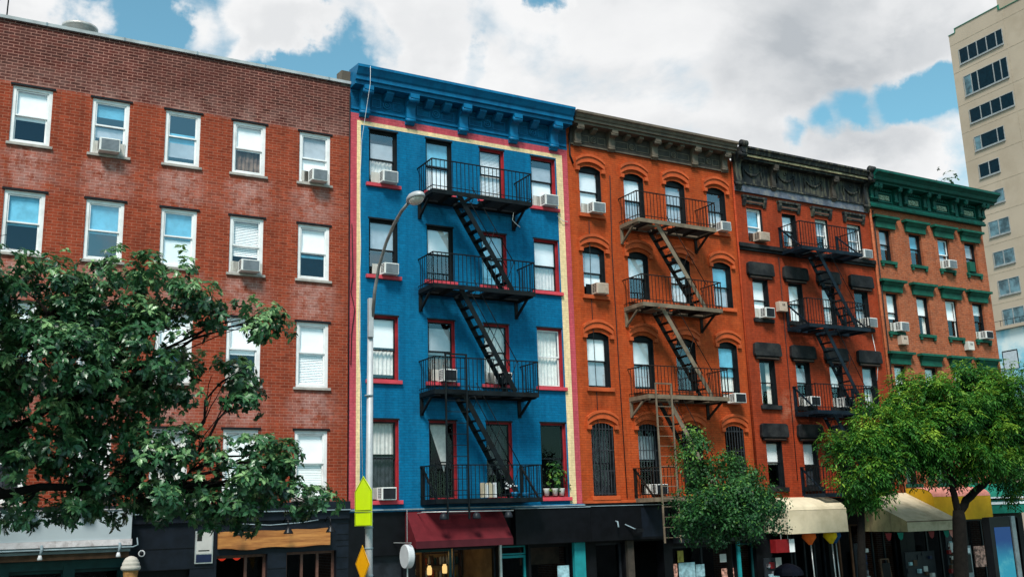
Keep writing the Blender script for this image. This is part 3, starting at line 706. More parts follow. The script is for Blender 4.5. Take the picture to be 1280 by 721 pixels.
cov2 = [[('grey', .5, .8), ('curtain', .1, .5)], [('blue', .55, 1), ('shade', 0, .45)], [('blind', 0, 1)], [('grey', .5, .85), ('shade', 0, .5)],
        [('grey', .45, 1)], [('shade', .5, 1)], [('blue', 0, 1)], [('shade', .5, 1), ('curtain', 0, .48)],
        [('shade', .52, 1), ('curtain', .08, .5)], [('grey', .45, .9), ('brown_drape', 0, .4)], [('curtain', 0, 1)], [('curtain', 0, 1)],
        [('curtain', .58, 1), ('dark_drape', 0, .55)], [('diag_curtain', .35, 1)], [('dark_drape', .3, 1)], []]
for i, o in enumerate(ops):
    r_ = i // 4
    fm = 'dark_frame' if i in (0, 1, 4, 5) else 'red_frame'
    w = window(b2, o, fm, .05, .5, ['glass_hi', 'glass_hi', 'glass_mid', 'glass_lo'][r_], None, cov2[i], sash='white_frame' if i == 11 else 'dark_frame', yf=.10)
    sill(w, o, 'red_sill', .10, .11, .09)
    MB().box(o[0] - .03, o[1] + .03, -.012, .0, o[3], o[3] + .045).build('head_flashing', 'dark_frame', w)
co = MB().prism([(.1, 17.1), (-.42, 17.1), (-.42, 17.2), (-.50, 17.22), (-.50, 17.34), (-.55, 17.38), (-.64, 17.53), (-.67, 17.55), (-.67, 17.63), (.1, 17.72)], .0, 7.6).build('cornice', 'blue_trim', b2)
for x in (.42, 1.9, 3.7, 5.52, 7.05):
    mb = MB(); console(x, .29, 17.098, .86, .48, mb); mb.build('bracket', 'blue_trim', co)
for x in (1.16, 2.5, 3.1, 4.32, 4.92, 6.28):
    MB().prism([(-.003, 17.098), (-.33, 17.098), (-.33, 17.02), (-.22, 16.93), (-.12, 16.86), (-.003, 16.84)], x - .12, x + .12).build('modillion', 'blue_trim', co)
mb = MB().box(.03, 7.58, -.035, -.002, 16.46, 16.52).box(.03, 7.58, -.02, -.002, 17.02, 17.08)
for a, b in ((.6, 1.72), (2.08, 3.52), (3.88, 5.34), (5.7, 6.88)):
    c = (a + b) / 2
    mb.ring((c, -.02, 16.76), .115, .022); mb.ring((c, -.02, 16.76), .05, .02, 12)
    for xa, xb in ((a + .08, c - .2), (c + .2, b - .08)):
        for q in (16.62, 16.88): mb.box(xa, xb, -.02, -.002, q, q + .022)
        for q in (xa, xb - .022): mb.box(q, q + .022, -.02, -.002, 16.642, 16.88)
mb.build('frieze_moulding', 'blue_trim', co)
mb = MB().prism([(.4, 17.15), (.0, 17.15), (-.02, 17.62), (.4, 17.66)], -.28, -.003); mb.build('parapet_corner', 'taupe', b2)
# ground floor
ops2 = [(1.97, 4.58, G + .5, 3.70), (4.7, 5.6, G, 3.70), (5.68, 7.1, G + .4, 3.68), (.35, 1.6, G, 3.6)]
facade('shopfront', b2, .003, 7.615, G, 4.76, ops2, 'shop_black', y=-.05, depth=.4, step=3)
MB().box(.003, 7.615, -.10, -.051, 4.76, 4.858).build('ledge', 'blue_trim', b2); MB().box(.003, 7.615, -.16, -.101, 4.80, 4.835).build('ledge_flashing', 'steel_grey', b2)
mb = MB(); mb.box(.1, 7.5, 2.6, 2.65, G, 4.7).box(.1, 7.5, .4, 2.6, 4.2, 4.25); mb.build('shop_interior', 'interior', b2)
MB().box(1.7, 4.6, 2.4, 2.55, G, 4.1).box(4.62, 4.68, .36, 2.5, G, 4.15).build('cafe_wall', 'warm_wall', b2)
mb = MB()
for z in (2.4, 2.65, 2.9, 3.15): 
    for x in (2.25, 2.75): mb.box(x, x + .38, 2.25, 2.39, z, z + .12)
mb.build('menu_board', 'wood_dark', b2)
MB().box(.35, 1.6, .1, .16, G, 3.6).build('shop_door', 'shop_char', b2)
framed(b2, 'shop_window', 1.97, 3.16, G + .5, 3.70, 1, 'dk_teal'); framed(b2, 'shop_window', 3.2, 4.58, G + .5, 3.70, 1, 'shop_char', t=.05)
framed(b2, 'shop_door', 4.7, 5.6, G, 3.42, 1, 'teal', t=.07); shf = MB()
for z in (2.35, 2.75, 3.15, 3.5): shf.box(3.3, 4.5, 2.2, 2.39, z, z + .03)
shf = shf.box(3.27, 3.3, 2.2, 2.39, 1.8, 3.75).box(4.5, 4.53, 2.2, 2.39, 1.8, 3.75).build('shelf', 'wood_dark', b2)
for z in (2.38, 2.78, 3.18):
    x = 3.36
    while x < 4.42:
        r_ = random.uniform(.03, .06); MB().lathe((x, 2.28, z + .001), [(r_, 0), (r_, random.uniform(.12, .2)), (r_ * .4, random.uniform(.21, .28))], 8).build('bottle', random.choice(['warm_wall', 'paper', 'wood_dark', 'mustard', 'dk_teal', 'orange_trim']), shf); x += r_ * 2.4
MB().box(1.9, 2.1, 2.3, 2.39, 2.9, 3.4).box(3.0, 3.16, 2.3, 2.39, 2.7, 3.5).build('picture_frame', 'wood_dark', b2)
framed(b2, 'transom', 4.7, 5.6, 3.44, 3.70, 1, 'teal', t=.045)
framed(b2, 'shop_window', 5.68, 7.1, G + .4, 3.68, 1, 'shop_black'); MB().box(7.13, 7.52, -.2, -.052, G, 3.72).build('shop_pilaster', 'teal', b2, .01)
MB().box(4.60, 4.67, -.12, -.052, G, 3.74).build('shop_post', 'alu', b2)
MB().box(5.68, 7.08, .6, .64, 3.1, 3.6).build('shop_blind', 'wood_dark', b2)
for k, (x, z) in enumerate(((2.12, 3.12), (2.62, 3.12), (3.10, 3.14))):
    t = thing('jar_lamp', ['left', 'middle', 'right'][k] + ' glowing jar pendant lamp in the cafe window under the burgundy awning', 'pendant lamp', (x, .45, z), 'jar pendants in the cafe window')
    MB().lathe((x, .45, z), [(.055, -.13), (.07, -.10), (.07, .06), (.045, .10), (.045, .13)], 12).build('jar', 'jar_glow', t); MB().lathe((x, .45, z), [(.05, .131), (.05, .17)], 12).tube([(x, .45, z + .17), (x, .45, 4.19)], .008, 5).build('cord', 'black_plastic', t)
tag(MB().lathe((2.62, 1.2, 3.68), [(.02, -.07), (.06, -.03), (.06, .03), (.02, .07)], 10).build('pendant_bulb', 'bulb'), 'bare warm bulb deeper inside the cafe', 'bulb')
pl = bpy.data.lights.new('cafe_light', 'POINT'); pl.energy = 16; pl.color = (1, .6, .22); pl.shadow_soft_size = .15; plo = bpy.data.objects.new('cafe_light', pl); COL.objects.link(plo); plo.location = (2.62, 1.2, 3.5)
tag(MB().box(6.62, 7.02, -.02, .01, 2.62, 3.06).build('poster', 'poster_blue'), 'pale blue poster in the dark window beside the teal pilaster', 'poster')
aw = thing('awning', 'burgundy sloped awning over the lit cafe window', 'awning', (3.2, -.1, 3.9))
MB().poly([(1.66, -.06, 4.80), (1.66, -.78, 3.95), (4.68, -.78, 3.95), (4.68, -.06, 4.80)]).poly([(1.66, -.06, 4.80), (1.66, -.06, 3.78), (1.66, -.78, 3.78), (1.66, -.78, 3.95)]).poly([(4.68, -.06, 4.80), (4.68, -.06, 3.78), (4.68, -.78, 3.78), (4.68, -.78, 3.95)]).build('canvas', 'burgundy', aw)
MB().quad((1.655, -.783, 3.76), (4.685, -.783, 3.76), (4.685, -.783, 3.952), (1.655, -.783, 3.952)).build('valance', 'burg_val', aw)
lb = thing('lamp_bar', 'thin rail with three small spotlights above the burgundy awning', 'lamp rail', (3, -.9, 4.7))
MB().tube([(1.72, -1.0, 4.72), (4.6, -1.0, 4.70)], .014, 6).bar((2.0, -.1, 4.7), (1.9, -1.0, 4.72), .02).bar((4.5, -.1, 4.7), (4.5, -1.0, 4.7), .02).build('rail', 'alu', lb)
for x in (2.38, 3.4, 4.42):
    s_ = MB().lathe((x, -1.02, 4.56), [(.11, -.06), (.12, -.02), (.09, .08), (.03, .13)], 12).build('spotlight', 'shop_char', lb); MB().lathe((x + .02, -1.10, 4.55), [(.02, -.02), (.022, 0), (.01, .02)], 8).build('bulb', 'white_sign', s_)
rs = thing('blade_sign', 'round blank white projecting sign hung left of the burgundy awning', 'sign', (1.4, -.8, 3.6))
MB().lathe((1.32, -.95, 3.58), [(.0, -.09), (.30, -.09), (.31, -.07), (.31, .07), (.30, .09), (0, .09)], 40, 'x', False).build('disc', 'white_sign', rs)
MB().bar((1.32, -.06, 3.93), (1.32, -1.2, 3.93), .025).build('hanger', 'alu', rs); MB().bar((1.32, -.95, 3.94), (1.32, -.95, 4.8), .012).build('stay', 'alu', rs); MB().bar((1.32, -.95, 3.275), (1.32, -.95, 2.3), .03).build('post', 'alu', rs)
bs = thing('shop_sign', 'wide blank black fascia sign right of the burgundy awning', 'sign', (6.2, -.3, 3.7))
MB().box(5.0, 7.62, -.40, -.17, 3.73, 4.74).build('panel', 'shop_black', bs); MB().box(4.98, 7.62, -.43, -.17, 4.742, 4.765).build('top_edge', 'steel_grey', bs)
# ------------------------------------------------------------------ third building: orange
b3 = thing('orange_building', 'orange painted tenement with taupe cornice and arched windows', 'building', (11.2, 0, G))
X3 = [(8.06, 8.92), (9.88, 10.72), (11.67, 12.53), (13.55, 14.4)]; R3 = [(14.24, 15.92), (11.48, 13.14), (8.47, 10.27), (5.08, 7.35)]
ops = [(xa, xb, a, b, .13) for a, b in R3 for xa, xb in X3]
facade('wall', b3, 7.62, 14.78, 4.92, 17.2, ops, ['brick_orange', 'orange_trim', 'dark_frame'], lambda x, z: 0, bz=(5.0,), rev=lambda k: 2, soot_shade=lambda x, z: .5 if any(abs(x - (a + b) / 2) < .7 and c - .7 < z < c - .1 for a, b in X3 for c, d in R3) else .18,
       stain=lambda x, z: .12)
shell(b3, 7.63, 14.77, 17.4)
cov3 = [[('shade', 0, 1)], [('shade', .5, 1), ('grey', 0, .45)], [('grey', 0, 1)], [('dark_drape', .5, 1), ('grey', 0, .5)],
        [('grey', .4, 1), ('shade', .2, .4)], [('shade', .5, 1)], [('shade', 0, 1)], [('blue', .5, 1), ('grey', 0, .5)],
        [('shade', .5, 1), ('grey', 0, .5)], [('shade', .5, 1), ('grey', .05, .48)], [('dark_drape', 0, 1)], [('blue', .35, 1), ('curtain', 0, .35)],
        [('dark_drape', 0, 1)], [('grey', .5, .9)], [], []]
for i, o in enumerate(ops):
    r_ = i // 4
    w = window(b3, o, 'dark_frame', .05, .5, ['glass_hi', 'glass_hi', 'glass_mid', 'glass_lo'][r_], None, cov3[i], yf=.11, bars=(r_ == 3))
    sill(w, o, 'orange_trim', .09, .13, .09); hood_arch(w, o, 'orange_trim')
co = MB().prism([(.1, 17.22), (-.40, 17.22), (-.40, 17.30), (-.48, 17.31), (-.48, 17.39), (-.52, 17.41), (-.56, 17.50), (-.62, 17.52), (-.62, 17.60), (.1, 17.68)], 7.70, 14.72).build('cornice', 'taupe', b3)
MB().box(7.74, 14.62, -.04, -.003, 16.58, 17.218).build('frieze', 'taupe_dark', co)
for x in (7.98, 9.36, 11.2, 13.0, 14.4):
    mb = MB(); console(x, .24, 17.218, .68, .36, mb, -.04); mb.build('bracket', 'taupe', co)
for x in (8.62, 10.0, 10.55, 11.8, 12.35, 13.65): MB().prism([(-.042, 17.218), (-.30, 17.218), (-.30, 17.14), (-.14, 17.06), (-.042, 17.04)], x - .09, x + .09).build('modillion', 'taupe', co)
mb = MB()
for a, b in ((8.12, 9.22), (9.5, 11.06), (11.34, 12.86), (13.14, 14.26)):
    c = (a + b) / 2; mb.ring((c, -.055, 16.86), .10, .02); mb.ring((c, -.055, 16.86), .045, .018, 12)
    for xa, xb in ((a + .06, c - .17), (c + .17, b - .06)):
        for q in (16.74, 16.96): mb.box(xa, xb, -.058, -.041, q, q + .022)
        for q in (xa, xb - .022): mb.box(q, q + .022, -.058, -.041, 16.762, 16.96)
mb.box(7.74, 14.62, -.07, -.041, 16.58, 16.625)
mb.build('frieze_moulding', 'taupe', co)
MB().tube([(7.70, -.05, 16.9), (7.70, -.05, 16.2), (7.82, -.05, 15.9)], .03, 6).tube([(7.66, -.62, 17.55), (7.66, -.3, 17.2), (7.68, -.06, 16.9)], .03, 6).build('downpipe', 'rubber', b3)
MB().box(7.62, 14.78, -.07, -.003, 4.86, 4.95).build('ledge', 'orange_trim', b3)
ops3 = [(8.0, 9.05, G, 3.66), (9.4, 10.6, G, 3.66), (10.95, 13.6, G + .45, 3.45), (13.75, 14.5, G, 3.45)]
facade('shopfront', b3, 7.62, 14.78, G, 4.86, ops3, 'shop_black', y=-.05, depth=.4, step=3)
MB().box(7.7, 14.7, 2.4, 2.45, G, 4.8).box(7.7, 14.7, .4, 2.4, 4.0, 4.05).build('shop_interior', 'interior', b3)
MB().box(9.1, 9.34, -.18, -.052, G, 3.7).build('shop_pilaster', 'taupe_dark', b3)
framed(b3, 'shop_window', 10.95, 13.6, G + .45, 3.45, 2, 'shop_char'); framed(b3, 'shop_door', 13.75, 14.5, G, 3.45, 1, 'dk_teal'); framed(b3, 'shop_door', 8.0, 9.05, G, 3.66, 1, 'shop_char')
MB().box(13.62, 13.74, -.12, -.052, G, 3.6).build('shop_post', 'teal', b3)
bs = thing('shop_sign', 'wide blank black fascia sign below the barred arched windows', 'sign', (9.2, -.3, 3.7))
MB().box(7.64, 10.62, -.38, -.06, 3.73, 4.76).build('panel', 'shop_black', bs); MB().box(9.55, 10.45, -.386, -.381, 3.8, 4.68).build('door_panel', 'shop_navy', bs); MB().box(7.64, 10.64, -.40, -.06, 4.762, 4.785).build('top_edge', 'steel_grey', bs)
t = thing('wall_lamp', 'small black flood lamp on the black fascia of the orange building', 'wall lamp', (8.95, -.4, 4.1))
MB().tube([(8.55, -.39, 4.3), (8.55, -.5, 4.28), (8.5, -.6, 4.12)], .025, 6).bar((8.9, -.39, 4.2), (9.2, -.6, 4.02), .03).build('arm', 'steel_grey', t); MB().box(9.1, 9.36, -.72, -.5, 3.95, 4.05).build('head', 'black_plastic', t)
tag(MB().box(10.98, 14.5, -.42, -.06, 3.55, 4.55).build('shop_sign', 'shop_char'), 'dark sign board half hidden behind the small bushy tree', 'sign')

# ------------------------------------------------------------------ fourth building: rust red with black trim
b4 = thing('rust_red_building', 'rust red painted tenement with peeling black cornice and black lintels', 'building', (18.4, 0, G))
X4 = [(15.4, 16.14), (17.16, 17.87), (18.88, 19.55), (20.62, 21.38)]; R4 = [(14.08, 15.36), (11.22, 12.68), (8.1, 9.72), (5.25, 6.85)]
ops = [(xa, xb, a, b) for a, b in R4 for xa, xb in X4]
facade('wall', b4, 14.785, 21.94, 4.92, 17.1, ops, ['brick_rust', 'dark_frame'], lambda x, z: 0, rev=lambda k: 1,
       soot_shade=lambda x, z: .8 if 16.7 < x < 20.3 and any(c - .8 < z < c - .05 for c, d in R4) else .25, stain=lambda x, z: .9 if (abs(x - 16.7) < .22 and 7.75 < z < 8.45) else .08)
shell(b4, 14.79, 21.93, 17.3)
cov4 = [[('blue', .4, 1), ('grey', .15, .4)], [('shade', .4, 1), ('side_curtain', 0, .5)], [('grey', .45, 1)], [('grey', 0, .9)],
        [('shade', .25, 1)], [('shade', 0, 1)], [('shade', 0, 1)], [('dark_drape', .4, 1), ('grey', .1, .5)],
        [('side_curtain', 0, 1)], [('grey', .5, .9)], [('shade', .5, 1)], [('grey', .5, 1), ('curtain', 0, .5)],
        [('shade', .5, 1)], [('shade', .5, 1), ('dark_drape', 0, .5)], [], []]
for i, o in enumerate(ops):
    r_ = i // 4
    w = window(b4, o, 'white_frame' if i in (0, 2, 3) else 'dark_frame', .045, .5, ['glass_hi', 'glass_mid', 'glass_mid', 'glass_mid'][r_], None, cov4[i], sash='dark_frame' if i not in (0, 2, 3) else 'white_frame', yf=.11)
    xa, xb, za, zb = o
    if r_ == 0:
        mb = MB().box(xa - .22, xb + .22, -.14, -.002, zb + .36, zb + .45).box(xa - .16, xb + .16, -.07, -.002, zb + .14, zb + .36)
        for x in (xa - .13, xb + .13): mb.prism([(-.003, zb + .36), (-.13, zb + .36), (-.13, zb + .26), (-.05, zb + .05), (-.003, zb + .05)], x - .07, x + .07)
        mb.build('lintel', 'black_trim', w, .006); MB().box(xa - .05, xb + .05, -.085, -.071, zb + .19, zb + .25).build('lintel_strip', 'brown_frame', w)
    else:
        mb = MB().prism_y([(xa - .25, zb + .12), (xb + .25, zb + .12), (xb + .27, zb + .2), (xb + .24, zb + .55), (xb + .15, zb + .6), (xa - .15, zb + .6), (xa - .24, zb + .55), (xa - .27, zb + .2)], -.15, -.002)
        mb.prism_y([(xa - .18, zb + .01), (xb + .18, zb + .01), (xb + .18, zb + .118), (xa - .18, zb + .118)], -.09, -.002)
        mb.build('lintel', 'black_stone', w, .016); MB().box(xa - .14, xb + .14, -.097, -.091, zb + .04, zb + .075).build('lintel_strip', 'brown_frame', w)
        sill(w, o, 'black_stone', .10, .15, .10)
MB().box(14.80, 21.9, -.16, -.002, 13.80, 13.96).box(14.83, 21.88, -.09, -.002, 13.70, 13.80).build('string_course', 'black_stone', b4, .015)
co = MB().prism([(.1, 17.10), (-.36, 17.10), (-.36, 17.16), (-.42, 17.18), (-.42, 17.27), (-.5, 17.30), (-.53, 17.42), (-.6, 17.45), (-.6, 17.52), (.1, 17.6)], 14.95, 21.75).build('cornice', 'black_trim', b4)
MB().box(14.97, 21.73, -.445, -.421, 17.185, 17.262).build('gilt_strip', 'gold_peel', co)
MB().box(14.84, 21.80, -.06, -.003, 16.29, 17.098).build('frieze', 'black_trim', co)
MB().box(14.82, 21.80, -.09, -.003, 15.93, 16.22).build('architrave', 'peel', co); MB().box(14.80, 21.82, -.14, -.003, 16.222, 16.288).build('frieze_moulding', 'black_trim', co)
for c in (15.75, 17.45, 18.9, 21.0):
    mb = MB(); wdt = .45
    pts = [(c + wdt * (u / 6), -.08, 16.88 - .27 * (1 - (u / 6) ** 2)) for u in range(-6, 7)]; mb.tube(pts, [.02 + .045 * (1 - abs(u / 6)) for u in range(-6, 7)], 7)
    for s in (-1, 1): mb.tube([(c + s * wdt, -.08, 16.9), (c + s * wdt, -.08, 16.5)], [.05, .015], 6)
    mb.ring((c, -.07, 16.93), .07, .02, 12); mb.build('swag', 'black_trim', co)
for x in (16.75, 19.92):
    mb = MB(); console(x, .20, 17.098, .95, .34, mb, -.06); mb.build('bracket', 'taupe_dark', co)
for x in (14.98, 21.72):
    mb = MB(); console(x, .26, 17.5, 1.55, .62, mb); mb.lathe((x - .13, -.58, 17.58), [(.14, 0), (.14, .26)], 14, 'x'); mb.lathe((x - .15, -.58, 17.58), [(.07, 0), (.07, .30)], 12, 'x'); mb.build('bracket', 'black_trim', co)
MB().box(14.785, 21.94, -.08, -.003, 4.86, 4.93).build('ledge', 'brick_rust', b4)
ops4 = [(15.2, 17.9, G, 3.9), (18.2, 21.6, G, 3.9)]
facade('shopfront', b4, 14.785, 21.94, G, 4.86, ops4, 'shop_black', y=-.05, depth=.4, step=3)
MB().box(14.85, 21.9, 2.4, 2.45, G, 4.8).box(14.85, 21.9, .4, 2.4, 4.1, 4.15).build('shop_interior', 'interior', b4)
framed(b4, 'shop_window', 16.4, 17.9, G + .4, 3.9, 3, 'shop_char'); framed(b4, 'shop_door', 15.3, 16.3, G, 3.9, 1, 'shop_char'); framed(b4, 'shop_window', 20.3, 21.6, G + .4, 3.9, 2, 'shop_char'); framed(b4, 'shop_door', 18.6, 19.9, G, 3.9, 2, 'wood_dark')
MB().tube([(14.80, -.06, 17.0), (14.80, -.06, 5)], .04, 7).build('drainpipe', 'brick_rust', b4)

# ------------------------------------------------------------------ fifth building: tan brick with green trim
b5 = thing('tan_brick_building', 'tan brick corner building with deep green cornice and green window hoods', 'building', (25.5, 0, G))
X5 = [(22.42, 23.13), (24.2, 24.97), (25.97, 26.74), (27.7, 28.47)]; R5 = [(14.05, 15.38), (11.18, 12.75), (8.15, 9.86), (5.3, 6.95)]
ops = [(xa, xb, a, b) for a, b in R5 for xa, xb in X5]
facade('wall', b5, 21.945, 29.03, 4.92, 17.1, ops, ['brick_tan', 'dark_frame'], lambda x, z: 0, rev=lambda k: 0, soot_shade=lambda x, z: .12, stain=lambda x, z: .15)
shell(b5, 21.95, 29.02, 17.3)
cov5 = [[('grey', .4, 1)], [('blue', .45, 1)], [('blue', .5, 1), ('grey', .2, .4)], [('grey', .5, .9)], [('shade', .35, 1)], [('shade', .5, 1), ('side_curtain', 0, .5)], [('shade', .5, 1)], [('shade', .7, 1)], [('shade', 0, 1)], [('shade', .4, 1)], [('grey', .5, 1)], [('shade', .5, 1)], [('shade', .5, 1)], [], [('grey', 0, 1)], []]
for i, o in enumerate(ops):
    r_ = i // 4; xa, xb, za, zb = o
    w = window(b5, o, 'dark_frame', .045, .5, 'glass_hi' if r_ < 1 else 'glass_mid', None, cov5[i], sash='white_frame' if i in (2, 6) else 'dark_frame', yf=.12)
    sill(w, o, 'green_hood', .10, .13, .10, True)
    zc = zb + .03
    MB().prism([(-.003, zc), (-.09, zc), (-.09, zc + .22), (-.13, zc + .25), (-.20, zc + .36), (-.24, zc + .38), (-.24, zc + .43), (-.003, zc + .47)], xa - .22, xb + .22).box(xa - .36, xb + .36, -.25, -.003, zc + .381, zc + .475).build('hood', 'green_hood', w)
co = MB().prism([(.1, 17.10), (-.50, 17.10), (-.50, 17.16), (-.62, 17.2), (-.66, 17.32), (-.78, 17.42), (-.85, 17.45), (-.85, 17.55), (.1, 17.68)], 21.75, 29.42).build('cornice', 'green_trim', b5)
MB().box(21.96, 29.04, -.10, -.003, 16.22, 17.098).build('frieze', 'green_trim', co)
MB().prism([(-.10, 16.2), (-.20, 16.2), (-.22, 16.27), (-.16, 16.33), (-.16, 16.4), (-.10, 16.42)], 21.93, 29.07).build('frieze_moulding', 'green_trim', co)
for k in range(4):
    c = 22.84 + 1.76 * k
    mb = MB()
    for xa, xb, q0, q1 in ((c - .42, c + .42, 16.48, 16.53), (c - .42, c + .42, 16.83, 16.88), (c - .42, c - .36, 16.53, 16.83), (c + .36, c + .42, 16.53, 16.83)): mb.box(xa, xb, -.15, -.102, q0, q1)
    for j in range(7): mb.box(c - .40 + j * .12, c - .34 + j * .12, -.2, -.102, 16.93, 17.02)
    mb.build('panel_moulding', 'green_trim', co)
    mb = MB()
    for j in range(16): mb.lathe((c + random.uniform(-.28, .28), -.125, 16.68 + random.uniform(-.09, .09)), [(.01, -.03), (.035, -.01), (.03, .02)], 7, 'y')
    mb.box(c - .30, c + .30, -.112, -.1025, 16.58, 16.78); mb.build('flower_panel', 'ornament', co)
    for dx in ((-.78, -.55, .55) if k == 0 else (-.55, .55) if k < 3 else (-.55, .55, .8)):
        mb = MB(); console(c + dx * 1.06, .17, 17.098, .62, .42, mb, -.10); mb.build('bracket', 'green_trim', co)
for k in range(3):
    c = 22.84 + 1.76 * k + .88
    MB().box(c - .09, c + .09, -.18, -.102, 16.42, 17.05).build('pilaster', 'green_trim', co)
ops5 = [(22.4, 25.0, G, 3.9), (25.5, 28.7, G, 3.9)]
facade('shopfront', b5, 21.945, 29.03, G, 4.92, ops5, 'shop_black', y=-.05, depth=.4, step=3)
MB().box(22, 29, 2.4, 2.45, G, 4.85).box(22, 29, .4, 2.4, 4.1, 4.15).build('shop_interior', 'interior', b5)
framed(b5, 'shop_window', 22.5, 24.9, G + .4, 3.9, 3, 'shop_char'); framed(b5, 'shop_window', 25.6, 28.6, G + .4, 3.9, 3, 'shop_char')
MB().tube([(21.96, -.07, 16.1), (22.0, -.07, 5)], .05, 7).build('drainpipe', 'brick_tan', b5)
MB().tube([(22.16, -.05, 16.1), (22.17, -.05, 5)], .022, 6).build('conduit', 'rubber', b5)

# ------------------------------------------------------------------ awnings further right
def slab(parent, name, m, pts, dy=0):
    mb = MB(); mb.poly(pts); return mb.build(name, m, parent)
a1 = thing('awning', 'clean cream box awning with rounded top on the rust red building', 'awning', (16.3, -.1, 3.7))
cur = [(-1.2, 3.69), (-1.2, 4.45), (-1.14, 4.56), (-1.0, 4.66), (-.75, 4.78), (-.4, 4.87), (-.06, 4.9), (-.06, 3.75)]
mb = MB(); n = len(cur)
mb._add([(14.93, y, z) for y, z in cur] + [(17.72, y, z) for y, z in cur], [(i, i + 1, n + i + 1, n + i) for i in range(n - 2)], False); mb.poly([(14.93, y, z) for y, z in cur]); mb.poly([(17.72, y, z) for y, z in cur][::-1]); mb.build('canvas', 'cream_cloth', a1)
MB().box(14.925, 17.725, -1.206, -1.2005, 4.45, 4.462).box(14.925, 17.725, -1.206, -1.2005, 3.69, 3.71).build('seam', 'cream_old', a1)
a2 = thing('awning', 'stained cream wedge awning between the rust red and tan buildings', 'awning', (20.8, -.1, 3.6))
MB().poly([(19.5, -.06, 4.97), (19.5, -2.2, 3.97), (22.2, -2.2, 3.97), (22.2, -.06, 4.97)]).build('canvas', 'cream_old', a2)
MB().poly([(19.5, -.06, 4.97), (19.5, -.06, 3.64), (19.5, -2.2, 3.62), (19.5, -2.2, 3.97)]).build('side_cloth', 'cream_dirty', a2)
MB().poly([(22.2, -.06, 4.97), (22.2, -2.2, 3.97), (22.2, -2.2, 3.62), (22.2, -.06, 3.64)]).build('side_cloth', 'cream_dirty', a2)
MB().quad((19.5, -2.203, 3.62), (22.2, -2.203, 3.62), (22.2, -2.203, 3.95), (19.5, -2.203, 3.95)).build('valance', 'cream_old', a2); MB().box(19.49, 22.21, -2.22, -2.204, 3.94, 3.97).build('seam', 'wood_dark', a2)
a3 = thing('awning', 'mustard yellow awning with faded pink rounded top behind the tree trunk', 'awning', (23.8, -.1, 3.9))
ft = [(-1.25, 3.93), (-1.25, 4.78)]; tp = [(-1.25, 4.78), (-1.20, 4.90), (-1.08, 5.0), (-.85, 5.08), (-.5, 5.13), (-.06, 5.15)]
mb = MB(); mb._add([(x, y, z) for y, z in ft for x in (22.22, 25.5)], [(0, 1, 3, 2)])
for x in (22.22, 25.5): mb.poly([(x, y, z) for y, z in ft + tp[1:] + [(-.06, 3.93)]])
mb.build('canvas', 'mustard', a3)
mb = MB(); 
for (ya, za), (yb, zb) in zip(tp, tp[1:]): mb._add([(22.21, ya - .004, za + .004), (25.51, ya - .004, za + .004), (25.51, yb - .004, zb + .004), (22.21, yb - .004, zb + .004)], [(0, 1, 2, 3)], True)
mb.build('top_cloth', 'salmon', a3)
a4 = thing('awning', 'upper green awning with white hem at the right edge', 'awning', (27.4, -.1, 4.7))
MB().poly([(25.7, -.06, 5.24), (25.7, -1.1, 4.72), (29.0, -1.1, 4.72), (29.0, -.06, 5.24)]).build('canvas', 'green_cloth', a4); MB().box(25.7, 29.0, -1.115, -1.101, 4.67, 4.725).build('hem', 'white_strip', a4)
a5 = thing('awning', 'lower green box awning with white stripe beside the advert kiosk', 'awning', (27.4, -.1, 4.1))
MB().box(25.6, 29.0, -1.0, -.06, 4.10, 4.60).build('canvas', 'green_cloth', a5); MB().box(25.59, 29.01, -1.03, -1.001, 4.44, 4.54).build('stripe', 'white_strip', a5)

# ------------------------------------------------------------------ air conditioners
def ac_proto(name, body, grille, w=.47, h=.34, d=.33):
    t = bpy.data.objects.new(name, None); COL.objects.link(t); t.empty_display_size = .2
    mb = MB(); e = .028
    mb.box(-w / 2, w / 2, -d, .16, 0, h)
    MBo = mb.build('body', body, t, .012)
    g = MB(); g.box(-w / 2 + e * 1.5, w / 2 - e, -d - .006, -d - .001, e, h - e)
    for k in range(9): z = e + .01 + (h - 2 * e - .02) * k / 8; g.box(-w / 2 + e * 1.7, w / 2 - e * 1.2, -d - .012, -d - .0065, z - .006, z + .006)
    g.build('grille', grille, t)
    l = MB()
    for k in range(6):
        for y in (-d + .06, -d + .17): l.box(-w / 2 - .004, -w / 2 - .0005, y, y + .08, .06 + k * .045, .085 + k * .045)
    l.build('side_louvre', 'ac_dark', t)
    return t
def put_ac(o, lab, proto, dx=0., wide=True, z=None, y=0., panel='ac_panel'):
    cx = (o[0] + o[1]) / 2 + dx; zz_ = (o[2] + .01) if z is None else z
    if not proto.get('used'): r = proto; r['used'] = 1; r.location = (cx, y, zz_)
    else: r = dup(proto, (cx, y, zz_))
    tag(r, lab, 'air conditioner', 'window air conditioners')
    q_ = random.uniform(.92, 1.08); r.scale = (q_, 1, random.uniform(.92, 1.06)); r.rotation_euler = (random.uniform(0, .05), 0, random.uniform(-.03, .03))
    if wide:
        for a, b in ((o[0] + .09, cx - .24), (cx + .24, o[1] - .09)):
            if b - a > .03:
                mb = MB(); n = max(2, int((b - a) / .03))
                for i in range(n): mb.box(a + (b - a) * i / n, a + (b - a) * (i + .8) / n, .02, .05, zz_ + .03, zz_ + .34)
                mb.box(a, b, .03, .045, zz_ + .03, zz_ + .34); ob = mb.build('side_panel', panel, r)
    return r
PW = ac_proto('air_conditioner', 'ac_white', 'ac_grille'); PD = ac_proto('air_conditioner', 'ac_white', 'ac_dark'); PB = ac_proto('air_conditioner', 'ac_beige', 'ac_beige')
def O(X, Rr, r_, c, wdt=None): 
    x = X[c]; x = (x, x + .92) if not isinstance(x, tuple) else x; return (x[0], x[1], Rr[r_][0], Rr[r_][1])
pr = 'white air conditioner in the '
